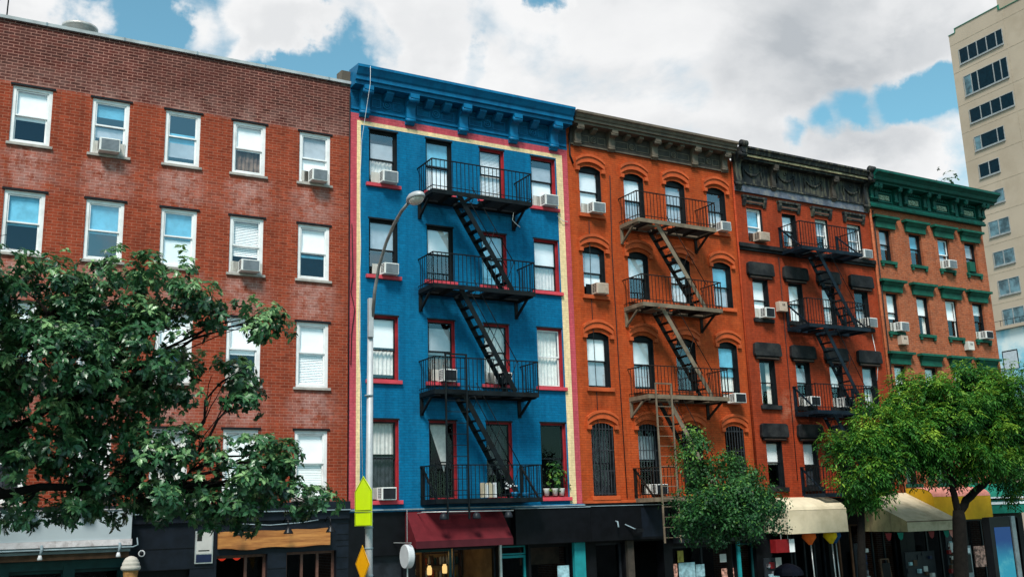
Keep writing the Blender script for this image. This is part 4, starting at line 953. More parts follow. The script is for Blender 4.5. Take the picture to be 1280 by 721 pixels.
put_ac(O(X1, R1, 0, 3), pr + 'second top row window of the plain red building', PW, -.02)
put_ac(O(X1, R1, 0, 6), pr + 'last top row window beside the blue building', PW, .05)
put_ac(O(X1, R1, 1, 5), pr + 'second row of the plain red building', PW, .05)
put_ac(O(X1, R1, 2, 5), pr + 'third row of the plain red building behind twigs', PW, -.08)
put_ac(O(X2, R2, 0, 0), pr + 'top left window of the blue building', PW, .1)
put_ac(O(X2, R2, 0, 3), pr + 'top right window of the blue building', PW, .1)
put_ac(O(X2, R2, 1, 0), pr + 'blue building window behind the street lamp arm', PW, .12)
put_ac(O(X2, R2, 2, 1), pr + 'left fire escape window, third row of blue building', PD, .1)
put_ac(O(X2, R2, 2, 2), pr + 'right fire escape window, third row of blue building', PD, .1)
put_ac(O(X2, R2, 3, 0), pr + 'lowest left window of the blue building', PD, .02)
put_ac(O(X3, R3, 0, 0), pr + 'top left arched window of the orange building', PW, .1)
put_ac(O(X3, R3, 0, 3), pr + 'top right arched window of the orange building', PW, .1)
put_ac(O(X3, R3, 1, 0), 'stained beige air conditioner in the second row of the orange building', PB, .08, panel='dark_frame')
put_ac(O(X3, R3, 2, 3), 'dark fronted air conditioner jutting out beside the orange fire escape', PD, .02, False, 8.1, -.12)
put_ac(O(X3, R3, 3, 1), pr + 'barred window below the orange fire escape', PD, .15, False, y=-.05)
put_ac(O(X4, R4, 0, 0), 'beige air conditioner in the top left window of the rust red building', PB, .12, panel='brown_frame')
put_ac(O(X4, R4, 0, 3), pr + 'top right window of the rust red building', PW, .3, False, z=13.98)
put_ac(O(X4, R4, 1, 0), pr + 'second row left window of the rust red building', PD, .06)
put_ac(O(X4, R4, 1, 3), pr + 'second row right window of the rust red building', PW, .12)
put_ac(O(X4, R4, 2, 1), pr + 'left window of the third rust red fire escape landing', PD, .15)
put_ac(O(X4, R4, 2, 2), pr + 'middle window of the third rust red fire escape landing', PD, .1)
put_ac(O(X4, R4, 3, 3), pr + 'lowest row of the rust red building among leaves', PD, .0)
put_ac(O(X5, R5, 0, 2), pr + 'third top row window of the tan brick building', PW, .0)
put_ac(O(X5, R5, 1, 0), pr + 'second row left window of the tan brick building', PW, .15)
put_ac(O(X5, R5, 1, 3), pr + 'second row right window of the tan brick building', PD, .05)
def vent(x, z, lab, m='ac_beige'):
    t = thing('wall_vent', lab, 'wall vent', (x, -.1, z), 'boxy wall vents'); MB().box(x - .19, x + .19, -.22, -.003, z, z + .36).build('box', m, t, .01); MB().box(x - .05, x - .01, -.226, -.221, z + .2, z + .28).box(x + .03, x + .07, -.226, -.221, z + .2, z + .28).build('slot', 'ac_dark', t)
vent(16.62, 11.52, 'beige vent box on the rust red wall left of the fire escape', 'ac_beige'); vent(22.98, 10.66, 'small rusty vent box under the left tan brick window'); vent(27.0, 10.66, 'small pale vent box on the tan wall between two windows', 'ac_panel')
t = thing('window_box', 'dark green box in the top right window of the tan building', 'window box', (27.9, -.1, 14.1)); MB().box(27.68, 28.02, -.16, .1, 14.07, 14.5).build('box', 'green_hood', t, .01)

# ------------------------------------------------------------------ fire escapes
def fire_escape(name, label, x0, x1, tops, depth, metal, rail_m, edge_m, stair_x, hung, ladder=None, loc=None):
    """tops: heights of the landings; stair_x: (x at upper landing, x at lower landing)"""
    t = thing(name, label, 'fire escape', ((x0 + x1) / 2, 0, G), 'fire escapes')
    yf = -depth
    for li, zt in enumerate(tops):
        zb = zt - .13
        pm = MB(); pm.m = 0
        pm.box(x0, x1, yf, yf + .03, zb, zt); pm.box(x0, x0 + .03, yf + .03, -.01, zb, zt); pm.box(x1 - .03, x1, yf + .03, -.01, zb, zt); pm.box(x0 + .03, x1 - .03, -.06, -.02, zb, zt)
        pm.m = 1
        hx0, hx1 = stair_x[0] - .12, stair_x[0] + .95
        ny = int((depth - .1) / .085)
        for k in range(ny):
            y = yf + .05 + k * .085
            if li < len(tops) - 0 and y < -.28 and li < len(tops) - 1: segs = [(x0 + .03, hx0), (hx1, x1 - .03)]
            else: segs = [(x0 + .03, x1 - .03)]
            for a, b in segs: pm.box(a, b, y, y + .058, zt - .035, zt - .02)
        n = 5
        for k in range(1, n):
            x = x0 + (x1 - x0) * k / n
            pm.box(x - .025, x + .025, yf + .03, -.06, zb + .01, zt - .036)
        p = pm.build('platform', [edge_m, metal], t)
        hung_here = hung == 'all' or (hung == 'last' and li == len(tops) - 1)
        for x in (x0 + .06, x1 - .10):
            mb = MB()
            if hung_here:
                mb.box(x - .05, x + .05, -.05, -.004, zt, zt + .95); mb.bar((x, -.03, zt + .9), (x, yf + .08, zt - .02), .05, .05)
            else:
                mb.box(x - .05, x + .05, -.06, -.004, zb - .52, zb); mb.bar((x, -.05, zb - .47), (x, yf * .72, zb), .06, .06); mb.box(x - .03, x + .03, yf + .03, -.06, zb - .05, zb)
            mb.build('bracket', metal if hung_here else edge_m if x < x0 + 1 else metal, p)
        mb = MB(); rz = zt + .92; nb = int((x1 - x0) / .135)
        mb.bar((x0, yf + .015, rz), (x1, yf + .015, rz), .035, .03); mb.bar((x0, yf + .015, zt + .1), (x1, yf + .015, zt + .1), .02, .02)
        for x in (x0 + .01, x1 - .01):
            mb.bar((x, yf, rz), (x, -.005, rz - .0), .035, .03); mb.bar((x, yf, zt + .1), (x, -.005, zt + .1), .02, .02)
            for k in range(1, 7): y = yf + depth * k / 7; mb.box(x - .008, x + .008, y - .008, y + .008, zt, rz)
        for k in range(nb + 1):
            x = x0 + .01 + (x1 - x0 - .02) * k / nb; q = .014 if k in (0, nb) else .008
            mb.box(x - q, x + q, yf + .006, yf + .006 + 2 * q, zt, rz)
        mb.build('railing', rail_m, t)
    for zt, zb in zip(tops, tops[1:]):
        xa, xb = stair_x; A = Vector((xa, 0, zt - .02)); B = Vector((xb, 0, zb + .02))
        mb = MB(); ya, yb = -.36, -.36 - .52
        mb.m = 1; mb.bar(A + Vector((0, ya, 0)), B + Vector((0, ya, 0)), .02, .15)
        mb.m = 0; mb.bar(A + Vector((0, yb, 0)), B + Vector((0, yb, 0)), .02, .15)
        mb.box(xa - .32, xa + .05, yb - .02, ya + .02, zt - .19, zt - .131)
        s = mb.build('stair', [edge_m, metal], t)
        n = 11
        for k in range(1, n):
            c = A.lerp(B, k / n); MB().box(c.x - .10, c.x + .10, yb + .012, ya - .012, c.z - .016, c.z + .012).build('tread', metal, s)
        mb = MB(); d = (B - A)
        for y in (ya - .01, yb + .01):
            P0 = A + d * .12 + Vector((.25, y, .62)); P1 = A + d * .93 + Vector((.25, y, .62))
            mb.tube([P0, P1], .013, 6)
            for f_ in (.18, .55, .9): q = A + d * f_; mb.tube([q + Vector((0, y, 0)), q + Vector((.25, y, .60))], .011, 5)
        mb.build('handrail', rail_m, s)
    if ladder:
        la, lb_, lz0, lz1, lm = ladder
        mb = MB(); y = yf - .06
        for x in (la, lb_): mb.box(x - .022, x + .022, y - .03, y + .012, lz0, lz1)
        mb.box(la - .022, lb_ + .022, y - .032, y + .014, lz1 - .002, lz1 + .04)
        n = int((lz1 - lz0) / .31)
        for k in range(n): z = lz0 + .15 + k * .31; mb.box(la + .022, lb_ - .022, y - .018, y - .002, z, z + .018)
        mb.build('drop_ladder', lm, t)
    return t
fire_escape('fire_escape', 'black iron fire escape on the blue building', 2.15, 5.56, [13.97, 11.13, 8.08, 5.06], 1.05, 'iron_black', 'iron_black', 'iron_black', (3.1, 4.86), 'last', (2.46, 3.12, 4.5, 9.06, 'iron_black'))
fire_escape('fire_escape', 'tan edged fire escape with drop ladder on the orange building', 9.6, 12.95, [13.99, 11.16, 8.18, 4.98], 1.05, 'iron_rust', 'iron_rust', 'iron_tan', (10.45, 12.35), 'last', (9.84, 10.46, 3.6, 8.5, 'iron_tan'))
fire_escape('fire_escape', 'blue black fire escape on the rust red building', 16.9, 20.05, [13.82, 10.95, 7.86, 5.0], 1.1, 'iron_blue', 'iron_black', 'iron_blue', (17.9, 19.6), 'all')
# things left on the landings
t = thing('plant_pots', 'leafy houseplant in white pots on the lowest right blue window sill', 'houseplant', (6.75, .12, 5.1))
for x in (6.36, 6.66, 6.9): MB().lathe((x, .04, 5.11), [(.07, 0), (.10, .2), (.105, .22)], 12).build('pot', 'pot', t)
t2 = thing('book_stack', 'row of cream and white books on the lowest blue fire escape', 'books', (4.2, -.6, 5.08))
for i in range(7): MB().box(3.80 + i * .065, 3.855 + i * .065, -.7, -.5, 5.085, 5.5 - .03 * (i % 3)).build('book', ['cream_cloth', 'paper', 'white_strip', 'cream_old'][i % 4], t2)
t3 = thing('flower_pot', 'blue planter with white blossoms at the foot of the blue stair', 'planter', (4.85, -.8, 5.07)); MB().lathe((4.75, -.85, 5.08), [(.09, 0), (.13, .14)], 12).lathe((5.1, -.85, 5.08), [(.12, 0), (.13, .12)], 4).build('pot', 'blue_trim', t3)
mb = MB()
for i in range(26): mb.lathe((4.62 + random.uniform(-.16, .2), -.85 + random.uniform(-.1, .1), 5.38 + random.uniform(-.12, .16)), [(.005, -.02), (.035, 0), (.005, .02)], 6)
mb.build('blossom', 'white_strip', t3)

# ------------------------------------------------------------------ trees
def leaf_cloud(name, parent, pos, nrm, dirs, size, tint, shape, m, fold=.25):
    """one mesh of many separate leaves: shape is a half outline (u along, v half width)"""
    n = len(pos); sh = shape; k = len(sh)
    d = dirs / np.linalg.norm(dirs, axis=1, keepdims=True)
    nn_ = nrm - d * (nrm * d).sum(1, keepdims=True); nn_ /= np.linalg.norm(nn_, axis=1, keepdims=True) + 1e-9
    s = np.cross(d, nn_)
    # mid line points then left and right outline
    us = np.array([p[0] for p in sh]); vs = np.array([p[1] for p in sh])
    droop = -.18 * us ** 2
    mid = pos[:, None] + size[:, None, None] * (us[None, :, None] * d[:, None] + droop[None, :, None] * nn_[:, None])
    lf = mid + size[:, None, None] * (vs[None, :, None] * s[:, None] + fold * vs[None, :, None] * nn_[:, None])
    rt = mid + size[:, None, None] * (-vs[None, :, None] * s[:, None] + fold * vs[None, :, None] * nn_[:, None])
    V = np.concatenate([mid, lf, rt], axis=1).reshape(-1, 3) - np.array(wloc(parent))
    q = []
    for i in range(k - 1): q.append((i, i + 1, k + i + 1, k + i)); q.append((i + 1, i, 2 * k + i, 2 * k + i + 1))
    q = np.array(q); F = (q[None] + (np.arange(n) * 3 * k)[:, None, None]).reshape(-1, 4)
    me = bpy.data.meshes.new(name); me.vertices.add(len(V)); me.vertices.foreach_set('co', V.astype(np.float32).ravel())
    me.loops.add(F.size); me.loops.foreach_set('vertex_index', F.astype(np.int32).ravel())
    me.polygons.add(len(F)); me.polygons.foreach_set('loop_start', np.arange(len(F), dtype=np.int32) * 4); me.polygons.foreach_set('loop_total', np.full(len(F), 4, np.int32))
    me.update(calc_edges=True); me.validate()
    at = me.attributes.new('tint', 'FLOAT', 'POINT'); at.data.foreach_set('value', np.repeat(np.clip(tint, 0, 1), 3 * k).astype(np.float32))
    me.materials.append(K[m]); o = bpy.data.objects.new(name, me); COL.objects.link(o); o.parent = parent
    return o

def lobes_tips(lobes, dens, shellp=.55):
    """twig ends spread through each lobe, more of them near its surface"""
    P = []; U = []; dp = []
    for (x, y, z, rx, rz) in lobes:
        ry = (rx + rz) * .5 * 1.05
        n = max(5, int(dens * rx * ry * rz))
        v = RNG.normal(size=(n, 3)); v /= np.linalg.norm(v, axis=1, keepdims=True)
        r = RNG.uniform(0, 1, n) ** (1 / 3 * shellp) * RNG.uniform(.82, 1.12, n)
        P.append(np.array([x, y, z]) + v * r[:, None] * np.array([rx, ry, rz])); U.append(v); dp.append(r)
    return np.concatenate(P), np.concatenate(U), np.concatenate(dp)

def limb(mb, a, b, ra, rb, wob=.12, n=7):
    a = Vector(a); b = Vector(b); L = (b - a).length; pts = []
    for i in range(n + 1):
        t = i / n; p = a.lerp(b, t)
        if 0 < i < n: p += Vector((random.uniform(-1, 1), random.uniform(-1, 1), random.uniform(-.6, 1))) * wob * L * .18
        p.z += math.sin(t * math.pi) * L * .06; pts.append(p)
    mb.tube(pts, [ra + (rb - ra) * (i / n) for i in range(n + 1)], 7); return pts

OAK = [(0, .0), (.10, .03), (.26, .17), (.33, .10), (.50, .27), (.58, .13), (.72, .20), (.80, .08), (1.0, .0)]
def clumps(lobes, dens, r0, per):
    c, u, d = lobes_tips(lobes, dens, .6)
    rr = r0 * RNG.uniform(.7, 1.25, len(c))
    v = RNG.normal(size=(len(c) * per, 3)); v /= np.linalg.norm(v, axis=1, keepdims=True)
    t = np.repeat(c, per, 0) + v * (np.repeat(rr, per) * RNG.uniform(.45, 1.05, len(c) * per))[:, None] * np.array([1.15, 1.15, .8])
    return t, v * .8 + np.repeat(u, per, 0) * .35, v[:, 2], np.repeat(RNG.normal(size=len(c)), per)
def rosettes(tips, up, per, size, spread, tintfn, shape, parent, m, droop=.35, fold=.2, jitter=.12):
    n = len(tips); N = n * per
    base = np.repeat(tips, per, 0) + RNG.normal(size=(N, 3)) * jitter * size
    ax = np.repeat(up, per, 0) + np.array([0, 0, .5])
    ax /= np.linalg.norm(ax, axis=1, keepdims=True)
    rnd = RNG.normal(size=(N, 3)); d = rnd - ax * (rnd * ax).sum(1, keepdims=True); d /= np.linalg.norm(d, axis=1, keepdims=True)
    d = d * spread + ax * RNG.uniform(-.1, .5, N)[:, None]; d[:, 2] -= droop
    nr = ax + RNG.normal(size=(N, 3)) * .35 + np.array([0, 0, .6])
    sz = size * RNG.uniform(.7, 1.25, N)
    ti = np.repeat(tintfn(tips), per) + RNG.normal(size=N) * .10
    return leaf_cloud('crown', parent, base, nr, d, sz, ti, shape, m, fold)

LOB = [(-8.58, -6.2, 8.8, 1.12, .9), (-6.96, -5.6, 9.22, 1.12, .96), (-5.85, -6, 8.82, .81, .89), (-4.64, -6, 8.66, .75, .46), (-3.93, -5.6, 8.69, .43, .34), (-8.28, -6.8, 7.38, 1.3, .87), (-6.79, -6, 7.56, 1.24, .93), (-7.07, -5.2, 6.86, 1.27, .63),
       (-5.61, -5.5, 7.35, .49, .57), (-4.62, -5.4, 7.57, .42, .42), (-4.32, -5.6, 7.14, .37, .30), (-8.55, -6.5, 5.97, .86, .57), (-5.66, -6, 5.87, 1.1, .63), (-6.31, -5.6, 5.27, 1.25, .62), (-4.54, -6, 5.39, 1.2, .72), (-3.64, -6, 5.23, .65, .57),
       (-3.11, -5.7, 4.98, .47, .33), (-4.24, -6, 5.95, .98, .41), (-7.38, -5, 5.01, .93, .39), (-4.53, -5.4, 4.78, .74, .36), (-3.73, -6, 5.79, .30, .33),
       (-11.3, -6.5, 8.7, 1.4, 1.2), (-12.8, -6.2, 8.4, 1.5, 1.4), (-11.2, -8.5, 8.6, 1.5, 1.2), (-11, -4.6, 7.9, 1.4, 1.3), (-12.9, -7, 6.6, 1.3, 1.1), (-8.0, -5.4, 6.2, 1.2, .7), (-9.0, -5.2, 7.6, .9, .9), (-7.2, -5.4, 5.6, 1.0, .55), (-8.4, -5.6, 4.95, .9, .35), (-5.6, -5.3, 5.0, .9, .4), (-6.6, -5.6, 6.3, .9, .5), (-9.3, -5.6, 6.6, .8, .8), (-8.7, -5.0, 5.3, .7, .45), (-7.6, -6.4, 8.2, 1.2, .7), (-9.9, -7.2, 8.9, 1.2, .8), (-9.8, -5.6, 6.9, 1.2, .9)]
oak = thing('oak_tree', 'large dark green oak with big lobed leaves at the left', 'tree', (-11, -5.5, G))
mb = MB(); limb(mb, (-11, -5.5, G), (-10.9, -5.6, 5.2), .30, .22, .05)
for a in ((-10.9, -5.6, 4.6), ): pass
br = []
for tgt, r0 in (((-7.4, -5.9, 7.0), .13), ((-6.0, -5.8, 5.2), .11), ((-8.3, -6.4, 8.4), .12), ((-12.6, -6.4, 8), .13), ((-11.1, -8, 8.2), .11), ((-11, -6, 9.2), .13)):
    p = limb(mb, (-10.9, -5.6, random.uniform(4.3, 5.2)), tgt, r0, .05, .16); br.append(p)
for l in LOB:
    c = Vector(l[:3]); best = min((q for p in br for q in p[2:]), key=lambda q: (q - c).length)
    p = limb(mb, best, c, .045, .012, .25, 6)
    for k in range(4): limb(mb, p[2 + k % 4], c + Vector((random.uniform(-1, 1) * l[3], random.uniform(-.8, .8) * l[3], random.uniform(-.9, .9) * l[4])), .014, .005, .25, 4)
mb.build('trunk', 'bark', oak)
tips, up, vz, cl = clumps(LOB, 27, .36, 10)
tn = lambda t: .45 + .27 * vz + .10 * cl + RNG.normal(size=len(t)) * .16  # clump tops lighter, undersides darker: light from above painted into the leaves
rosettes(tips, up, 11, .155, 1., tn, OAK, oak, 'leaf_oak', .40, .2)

LOBM = [(8.87, -4, 5.81, .5, .68), (9.85, -4, 5.36, 1.03, .8), (9.44, -4.2, 4.47, 1.46, .79), (11.08, -3.6, 4.9, .94, .71), (9, -4, 4.16, 1.01, .56), (10.3, -4.2, 4.12, .8, .5), (11.47, -3.8, 4.43, .71, .52), (8.87, -4, 6.49, .23, .27), (10, -4.6, 4.6, 1, .7)]
st = thing('street_tree', 'small bushy dark green tree in front of the orange building', 'tree', (9.9, -4, G))
mb = MB(); limb(mb, (9.9, -4, G), (9.8, -4, 3.9), .10, .07, .06)
for l in LOBM:
    p = limb(mb, (9.8, -4, 3.7), l[:3], .035, .010, .2, 6)
    for k in range(5): limb(mb, p[3], Vector(l[:3]) + Vector((random.uniform(-1, 1) * l[3], random.uniform(-1, 1) * l[3], random.uniform(-1, 1) * l[4])), .01, .004, .3, 4)
mb.build('trunk', 'bark', st)
tips, up, vz, cl = clumps(LOBM, 52, .27, 12)
OVAL = [(0, 0), (.2, .17), (.5, .24), (.8, .13), (1, 0)]
rosettes(tips, up, 8, .095, 1., lambda t: .28 + .22 * (t[:, 2] - 4.6) / 1.6 + .26 * vz + .08 * cl + RNG.normal(size=len(t)) * .10, OVAL, st, 'leaf_mid', .30, .2, .9)  # leaves painted lighter towards crown and clump tops, as if lit from above

def locust(label, trunk_pts, trunk_r, limbs, lobes, loc, dens):
    t = thing('locust_tree', label, 'tree', loc)
    mb = MB(); mb.tube(trunk_pts, trunk_r, 10)
    for a, b, r0, r1 in limbs: limb(mb, a, b, r0, r1, .10, 8)
    for l in lobes:
        ends = [b for a, b, _, _ in limbs]; s = min(ends, key=lambda q: (Vector(q) - Vector(l[:3])).length); p = limb(mb, s, l[:3], .04, .012, .2, 6)
        for k in range(4): limb(mb, p[3], Vector(l[:3]) + Vector((random.uniform(-1, 1) * l[3], random.uniform(-1, 1) * l[3], random.uniform(-1, 1) * l[4])), .012, .004, .3, 4)
    mb.build('trunk', 'bark', t)
    tips, up, vz, cl = clumps(lobes, dens / 15, .40, 17)
    up[:, 2] *= .7
    # feathery fronds: several narrow leaflets strung along a drooping stalk
    n = len(tips); per = 4; N = n * per
    base = np.repeat(tips, per, 0) + RNG.normal(size=(N, 3)) * .07
    fd = np.repeat(up, per, 0) * .7 + RNG.normal(size=(N, 3)) * .7; fd[:, 2] -= .35; fd /= np.linalg.norm(fd, axis=1, keepdims=True)
    tz = np.repeat(.46 + .36 * vz + .10 * cl + RNG.normal(size=n) * .10, per)  # frond tint paints lit clump tops and shaded undersides
    L = RNG.uniform(.20, .34, N)
    pos = []; dr = []; nr = []; sz = []; ti = []
    side = np.cross(fd, np.array([0, 0, 1.])); side /= np.linalg.norm(side, axis=1, keepdims=True) + 1e-6
    for j, sgn in ((.15, 1), (.3, -1), (.45, 1), (.6, -1), (.75, 1), (.9, -1), (1., 0)):
        q = base + fd * (L * j)[:, None]; q[:, 2] -= .10 * j * j
        pos.append(q); dr.append(side * sgn * .9 + fd * .6 + np.array([0, 0, -.25])); nr.append(np.tile([0, 0, 1.], (N, 1)) + RNG.normal(size=(N, 3)) * .4); sz.append(RNG.uniform(.10, .15, N)); ti.append(tz + RNG.normal(size=N) * .07)
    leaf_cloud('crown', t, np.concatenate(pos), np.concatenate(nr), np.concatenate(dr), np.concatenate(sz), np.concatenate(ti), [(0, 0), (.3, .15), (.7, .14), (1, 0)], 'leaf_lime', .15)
    return t
locust('tall bright green locust tree with forked dark trunk beside the advert kiosk', [(18.95, -4.5, G), (18.98, -4.5, 2.2), (19.12, -4.5, 3.2), (19.22, -4.5, 3.98), (19.24, -4.5, 4.3)], [.27, .235, .215, .21, .17],
       [((19.2, -4.5, 4.2), (19.05, -4.5, 5.6), .12, .08), ((19.05, -4.5, 5.5), (18.6, -4.5, 7.2), .08, .04), ((19.28, -4.5, 4.25), (20.9, -4.6, 5.25), .14, .11), ((20.9, -4.6, 5.25), (22.5, -4.6, 6.4), .10, .05), ((20.6, -4.6, 5.1), (20.4, -4.6, 7.4), .07, .04), ((19.05, -4.5, 5.5), (17.6, -4.2, 6.6), .06, .03)],
       [(20.08, -4.5, 8.0, 1.55, 1.0), (18.39, -4.2, 7.8, 1.1, .95), (21.43, -5, 7.88, 1.36, 1.03), (17.34, -4, 7.0, 1.0, .95), (18.85, -4.6, 6.75, 1.5, 1.0), (20.69, -5, 6.6, 1.4, 1.0), (23.4, -4.4, 6.88, 1.1, 1.3), (17.77, -4.4, 5.95, .95, .62), (22.5, -4.6, 5.4, .55, .6), (20.87, -4.5, 8.85, .69, .45), (24.6, -4.6, 7.6, 1.1, 1.1), (23.6, -4.4, 5.9, .8, .7), (22.6, -4.4, 7.4, 1.2, 1.0), (19.5, -4.8, 6.0, 1.2, .6), (18.2, -3.8, 6.5, 1.0, .8)], (18.95, -4.5, G), 230)
locust('slim bright green locust tree with thin trunk between the cream awnings', [(15.0, -4, G), (15.1, -4, 2.9), (15.25, -4, 4.0), (15.4, -4, 5.0)], [.14, .125, .11, .08],
       [((15.35, -4, 4.7), (15.6, -4, 6.2), .06, .03), ((15.35, -4, 4.7), (16.5, -4, 7.0), .05, .03)],
       [(15.5, -4, 6.35, .85, .85), (14.95, -4, 5.6, .70, .66), (16.5, -4, 7.15, .72, .65), (15.67, -4.3, 5.75, .7, .7), (15.54, -4, 5.1, .6, .34), (16.6, -4, 6.3, .7, .7)], (15.0, -4, G), 260)
# plant leaves on the sill and the sapling on the roof
def bush(parent, c, r, n, size, m, shape=OVAL):
    tp_ = np.array(c) + RNG.normal(size=(n, 3)) * np.array(r) * .5; u = (tp_ - np.array(c)) / np.array(r); u /= np.linalg.norm(u, axis=1, keepdims=True) + 1e-6
    o = rosettes(tp_, u, 6, size, 1., lambda t: .5 + RNG.normal(size=len(t)) * .25, shape, parent, m, .2); o.name = 'foliage'; return o
bush(t, (6.72, .0, 5.75), (.35, .12, .42), 40, .12, 'leaf_mid')
rp = thing('roof_sapling', 'wispy sapling growing behind the green cornice', 'sapling', (28.5, .8, 17.4))
mb = MB()
for k in range(7): a = (28.5 + random.uniform(-.1, .2), .8, 17.3); mb.tube([a, (28.4 + random.uniform(-.5, .4), .8 + random.uniform(-.3, .3), 18.2 + random.uniform(-.3, .5))], [.015, .006], 5)
mb.build('stem', 'bark_grey', rp); bush(rp, (28.4, .8, 18.3), (.55, .4, .65), 34, .15, 'leaf_mid')
rd = thing('roof_dish', 'small white dish on the roof behind the green cornice', 'satellite dish', (28.9, .6, 17.5)); MB().lathe((28.9, .55, 18.0), [(.02, .1), (.15, .06), (.24, 0), (.25, 0)], 16, 'y').build('dish', 'white_sign', rd); MB().tube([(28.9, .7, 17.3), (28.9, .66, 17.95)], .025, 6).build('mast', 'alu', rd)

# ------------------------------------------------------------------ street furniture
lp = thing('street_lamp', 'grey street lamp with long curved arm in front of the blue building', 'street lamp', (-1.06, -4.2, G))
MB().tube([(-1.06, -4.2, G), (-1.07, -4.2, 4.5), (-1.03, -4.2, 9.45)], [.092, .086, .068], 12).build('pole', 'lamp_grey', lp)
MB().box(-1.12, -1.0, -4.33, -4.21, 8.8, 9.75).build('arm_clamp', 'lamp_grey', lp, .01)
bd = MB()
for z in (3.3, 3.9, 4.36, 4.5, 5.0, 7.4): bd.lathe((-1.07, -4.2, z), [(.098, 0), (.100, .005), (.100, .03), (.098, .035)], 14)
bd.build('strap', 'steel_grey', lp)
arm = [(-1.02, -4.30, 9.3), (-1.0, -4.40, 9.95), (-.99, -4.62, 10.45), (-.98, -5.05, 10.95), (-.97, -5.5, 11.28), (-.97, -5.95, 11.48), (-.97, -6.3, 11.56)]
MB().tube(arm, [.045, .042, .04, .04, .04, .038, .036], 8).build('arm', 'lamp_arm', lp)
hd = Vector((-.93, -6.62, 11.60))
def ell(c, rx, ry, rz, n=16, m=9, lo=-1., hi=1.):
    mb = MB(); pr = []
    vs = []; 
    for j in range(m + 1):
        s = lo + (hi - lo) * j / m; q = math.sqrt(max(0.0004, 1 - s * s))
        for k in range(n):
            a = 2 * math.pi * k / n; tp_ = 1 - .28 * math.sin(a) ; vs.append((c[0] + rx * q * math.cos(a) * (tp_ if math.sin(a) > 0 else 1.0), c[1] + ry * q * math.sin(a), c[2] + rz * s))
    fs = [(i * n + k, i * n + (k + 1) % n, (i + 1) * n + (k + 1) % n, (i + 1) * n + k) for i in range(m) for k in range(n)] + [tuple(range(n - 1, -1, -1)), tuple(range(m * n, (m + 1) * n))]
    mb._add(vs, fs, True); return mb
head = ell(hd, .18, .38, .14, lo=-.25).build('lamp_head', 'lamp_grey', lp); ell(hd + Vector((0, -.05, -.035)), .155, .26, .13, lo=-1, hi=.0).build('lens', 'lens', head)
# school crossing sign and the amber diamond, nearly edge-on
def plate(name, label, cat, pts, c, ang, m, border=True, split=None):
    """flat sign in its own plane; pts are (across, up) in metres"""
    t = thing(name, label, cat, c); ca, sa = math.cos(ang), math.sin(ang); C_ = Vector(c)
    def w(u, v, d=0.): return C_ + Vector((u * ca + d * sa, u * sa - d * ca, v))
    mb = MB(); n = len(pts); mb._add([w(u, v, 0) for u, v in pts] + [w(u, v, -.006) for u, v in pts], [tuple(range(n)), tuple(range(2 * n - 1, n - 1, -1))] + [(i, n + i, n + (i + 1) % n, (i + 1) % n) for i in range(n)]); mb.build('plate', m, t)
    cu, cv = sum(p[0] for p in pts) / n, sum(p[1] for p in pts) / n
    inn = [(cu + (u - cu) * .94, cv + (v - cv) * .94) for u, v in pts]; in2 = [(cu + (u - cu) * .90, cv + (v - cv) * .90) for u, v in pts]
    mb = MB()
    for i in range(n): j = (i + 1) % n; mb.quad(w(*inn[i], .003), w(*inn[j], .003), w(*in2[j], .003), w(*in2[i], .003))
    mb.build('border', 'black_line', t)
    return t
SA = R(-8)
cs = Vector((-1.22, -4.36, 4.73)); ang = R(60) + math.pi
CA = R(-38)
plate('crossing_sign', 'fluorescent yellow green pentagon sign on the lamp pole', 'sign', [(-.42, 0), (.42, 0), (.42, .46), (0, .80), (-.42, .46)], (-1.26, -4.33, 4.74), R(-84), 'lime')
plate('arrow_plate', 'small yellow green plate below the pentagon sign on the lamp pole', 'sign', [(-.42, 0), (.42, 0), (.42, .30), (-.42, .30)], (-1.26, -4.33, 4.42), R(-84), 'lime')
plate('warning_sign', 'amber diamond sign low on the lamp pole', 'sign', [(0, 0), (.40, .42), (0, .84), (-.40, .42)], (-1.28, -4.33, 3.16), R(-88), 'amber')
mb = MB()
kk = thing('advert_kiosk', 'tall slim advert kiosk with glowing blue screen at the right edge', 'kiosk', (20.85, -4.7, G))
ka = R(0)
MB().box(20.28, 21.32, -4.86, -4.62, G, 4.05).build('body', 'black_plastic', kk, .02); MB().box(21.325, 21.52, -4.9, -4.60, G, 4.06).build('side_fin', 'kiosk_metal', kk, .01); MB().box(20.20, 20.275, -4.88, -4.62, G, 4.04).build('side_fin', 'black_plastic', kk)
MB().box(20.42, 21.24, -4.868, -4.862, 2.05, 3.72).build('screen', 'screen', kk)

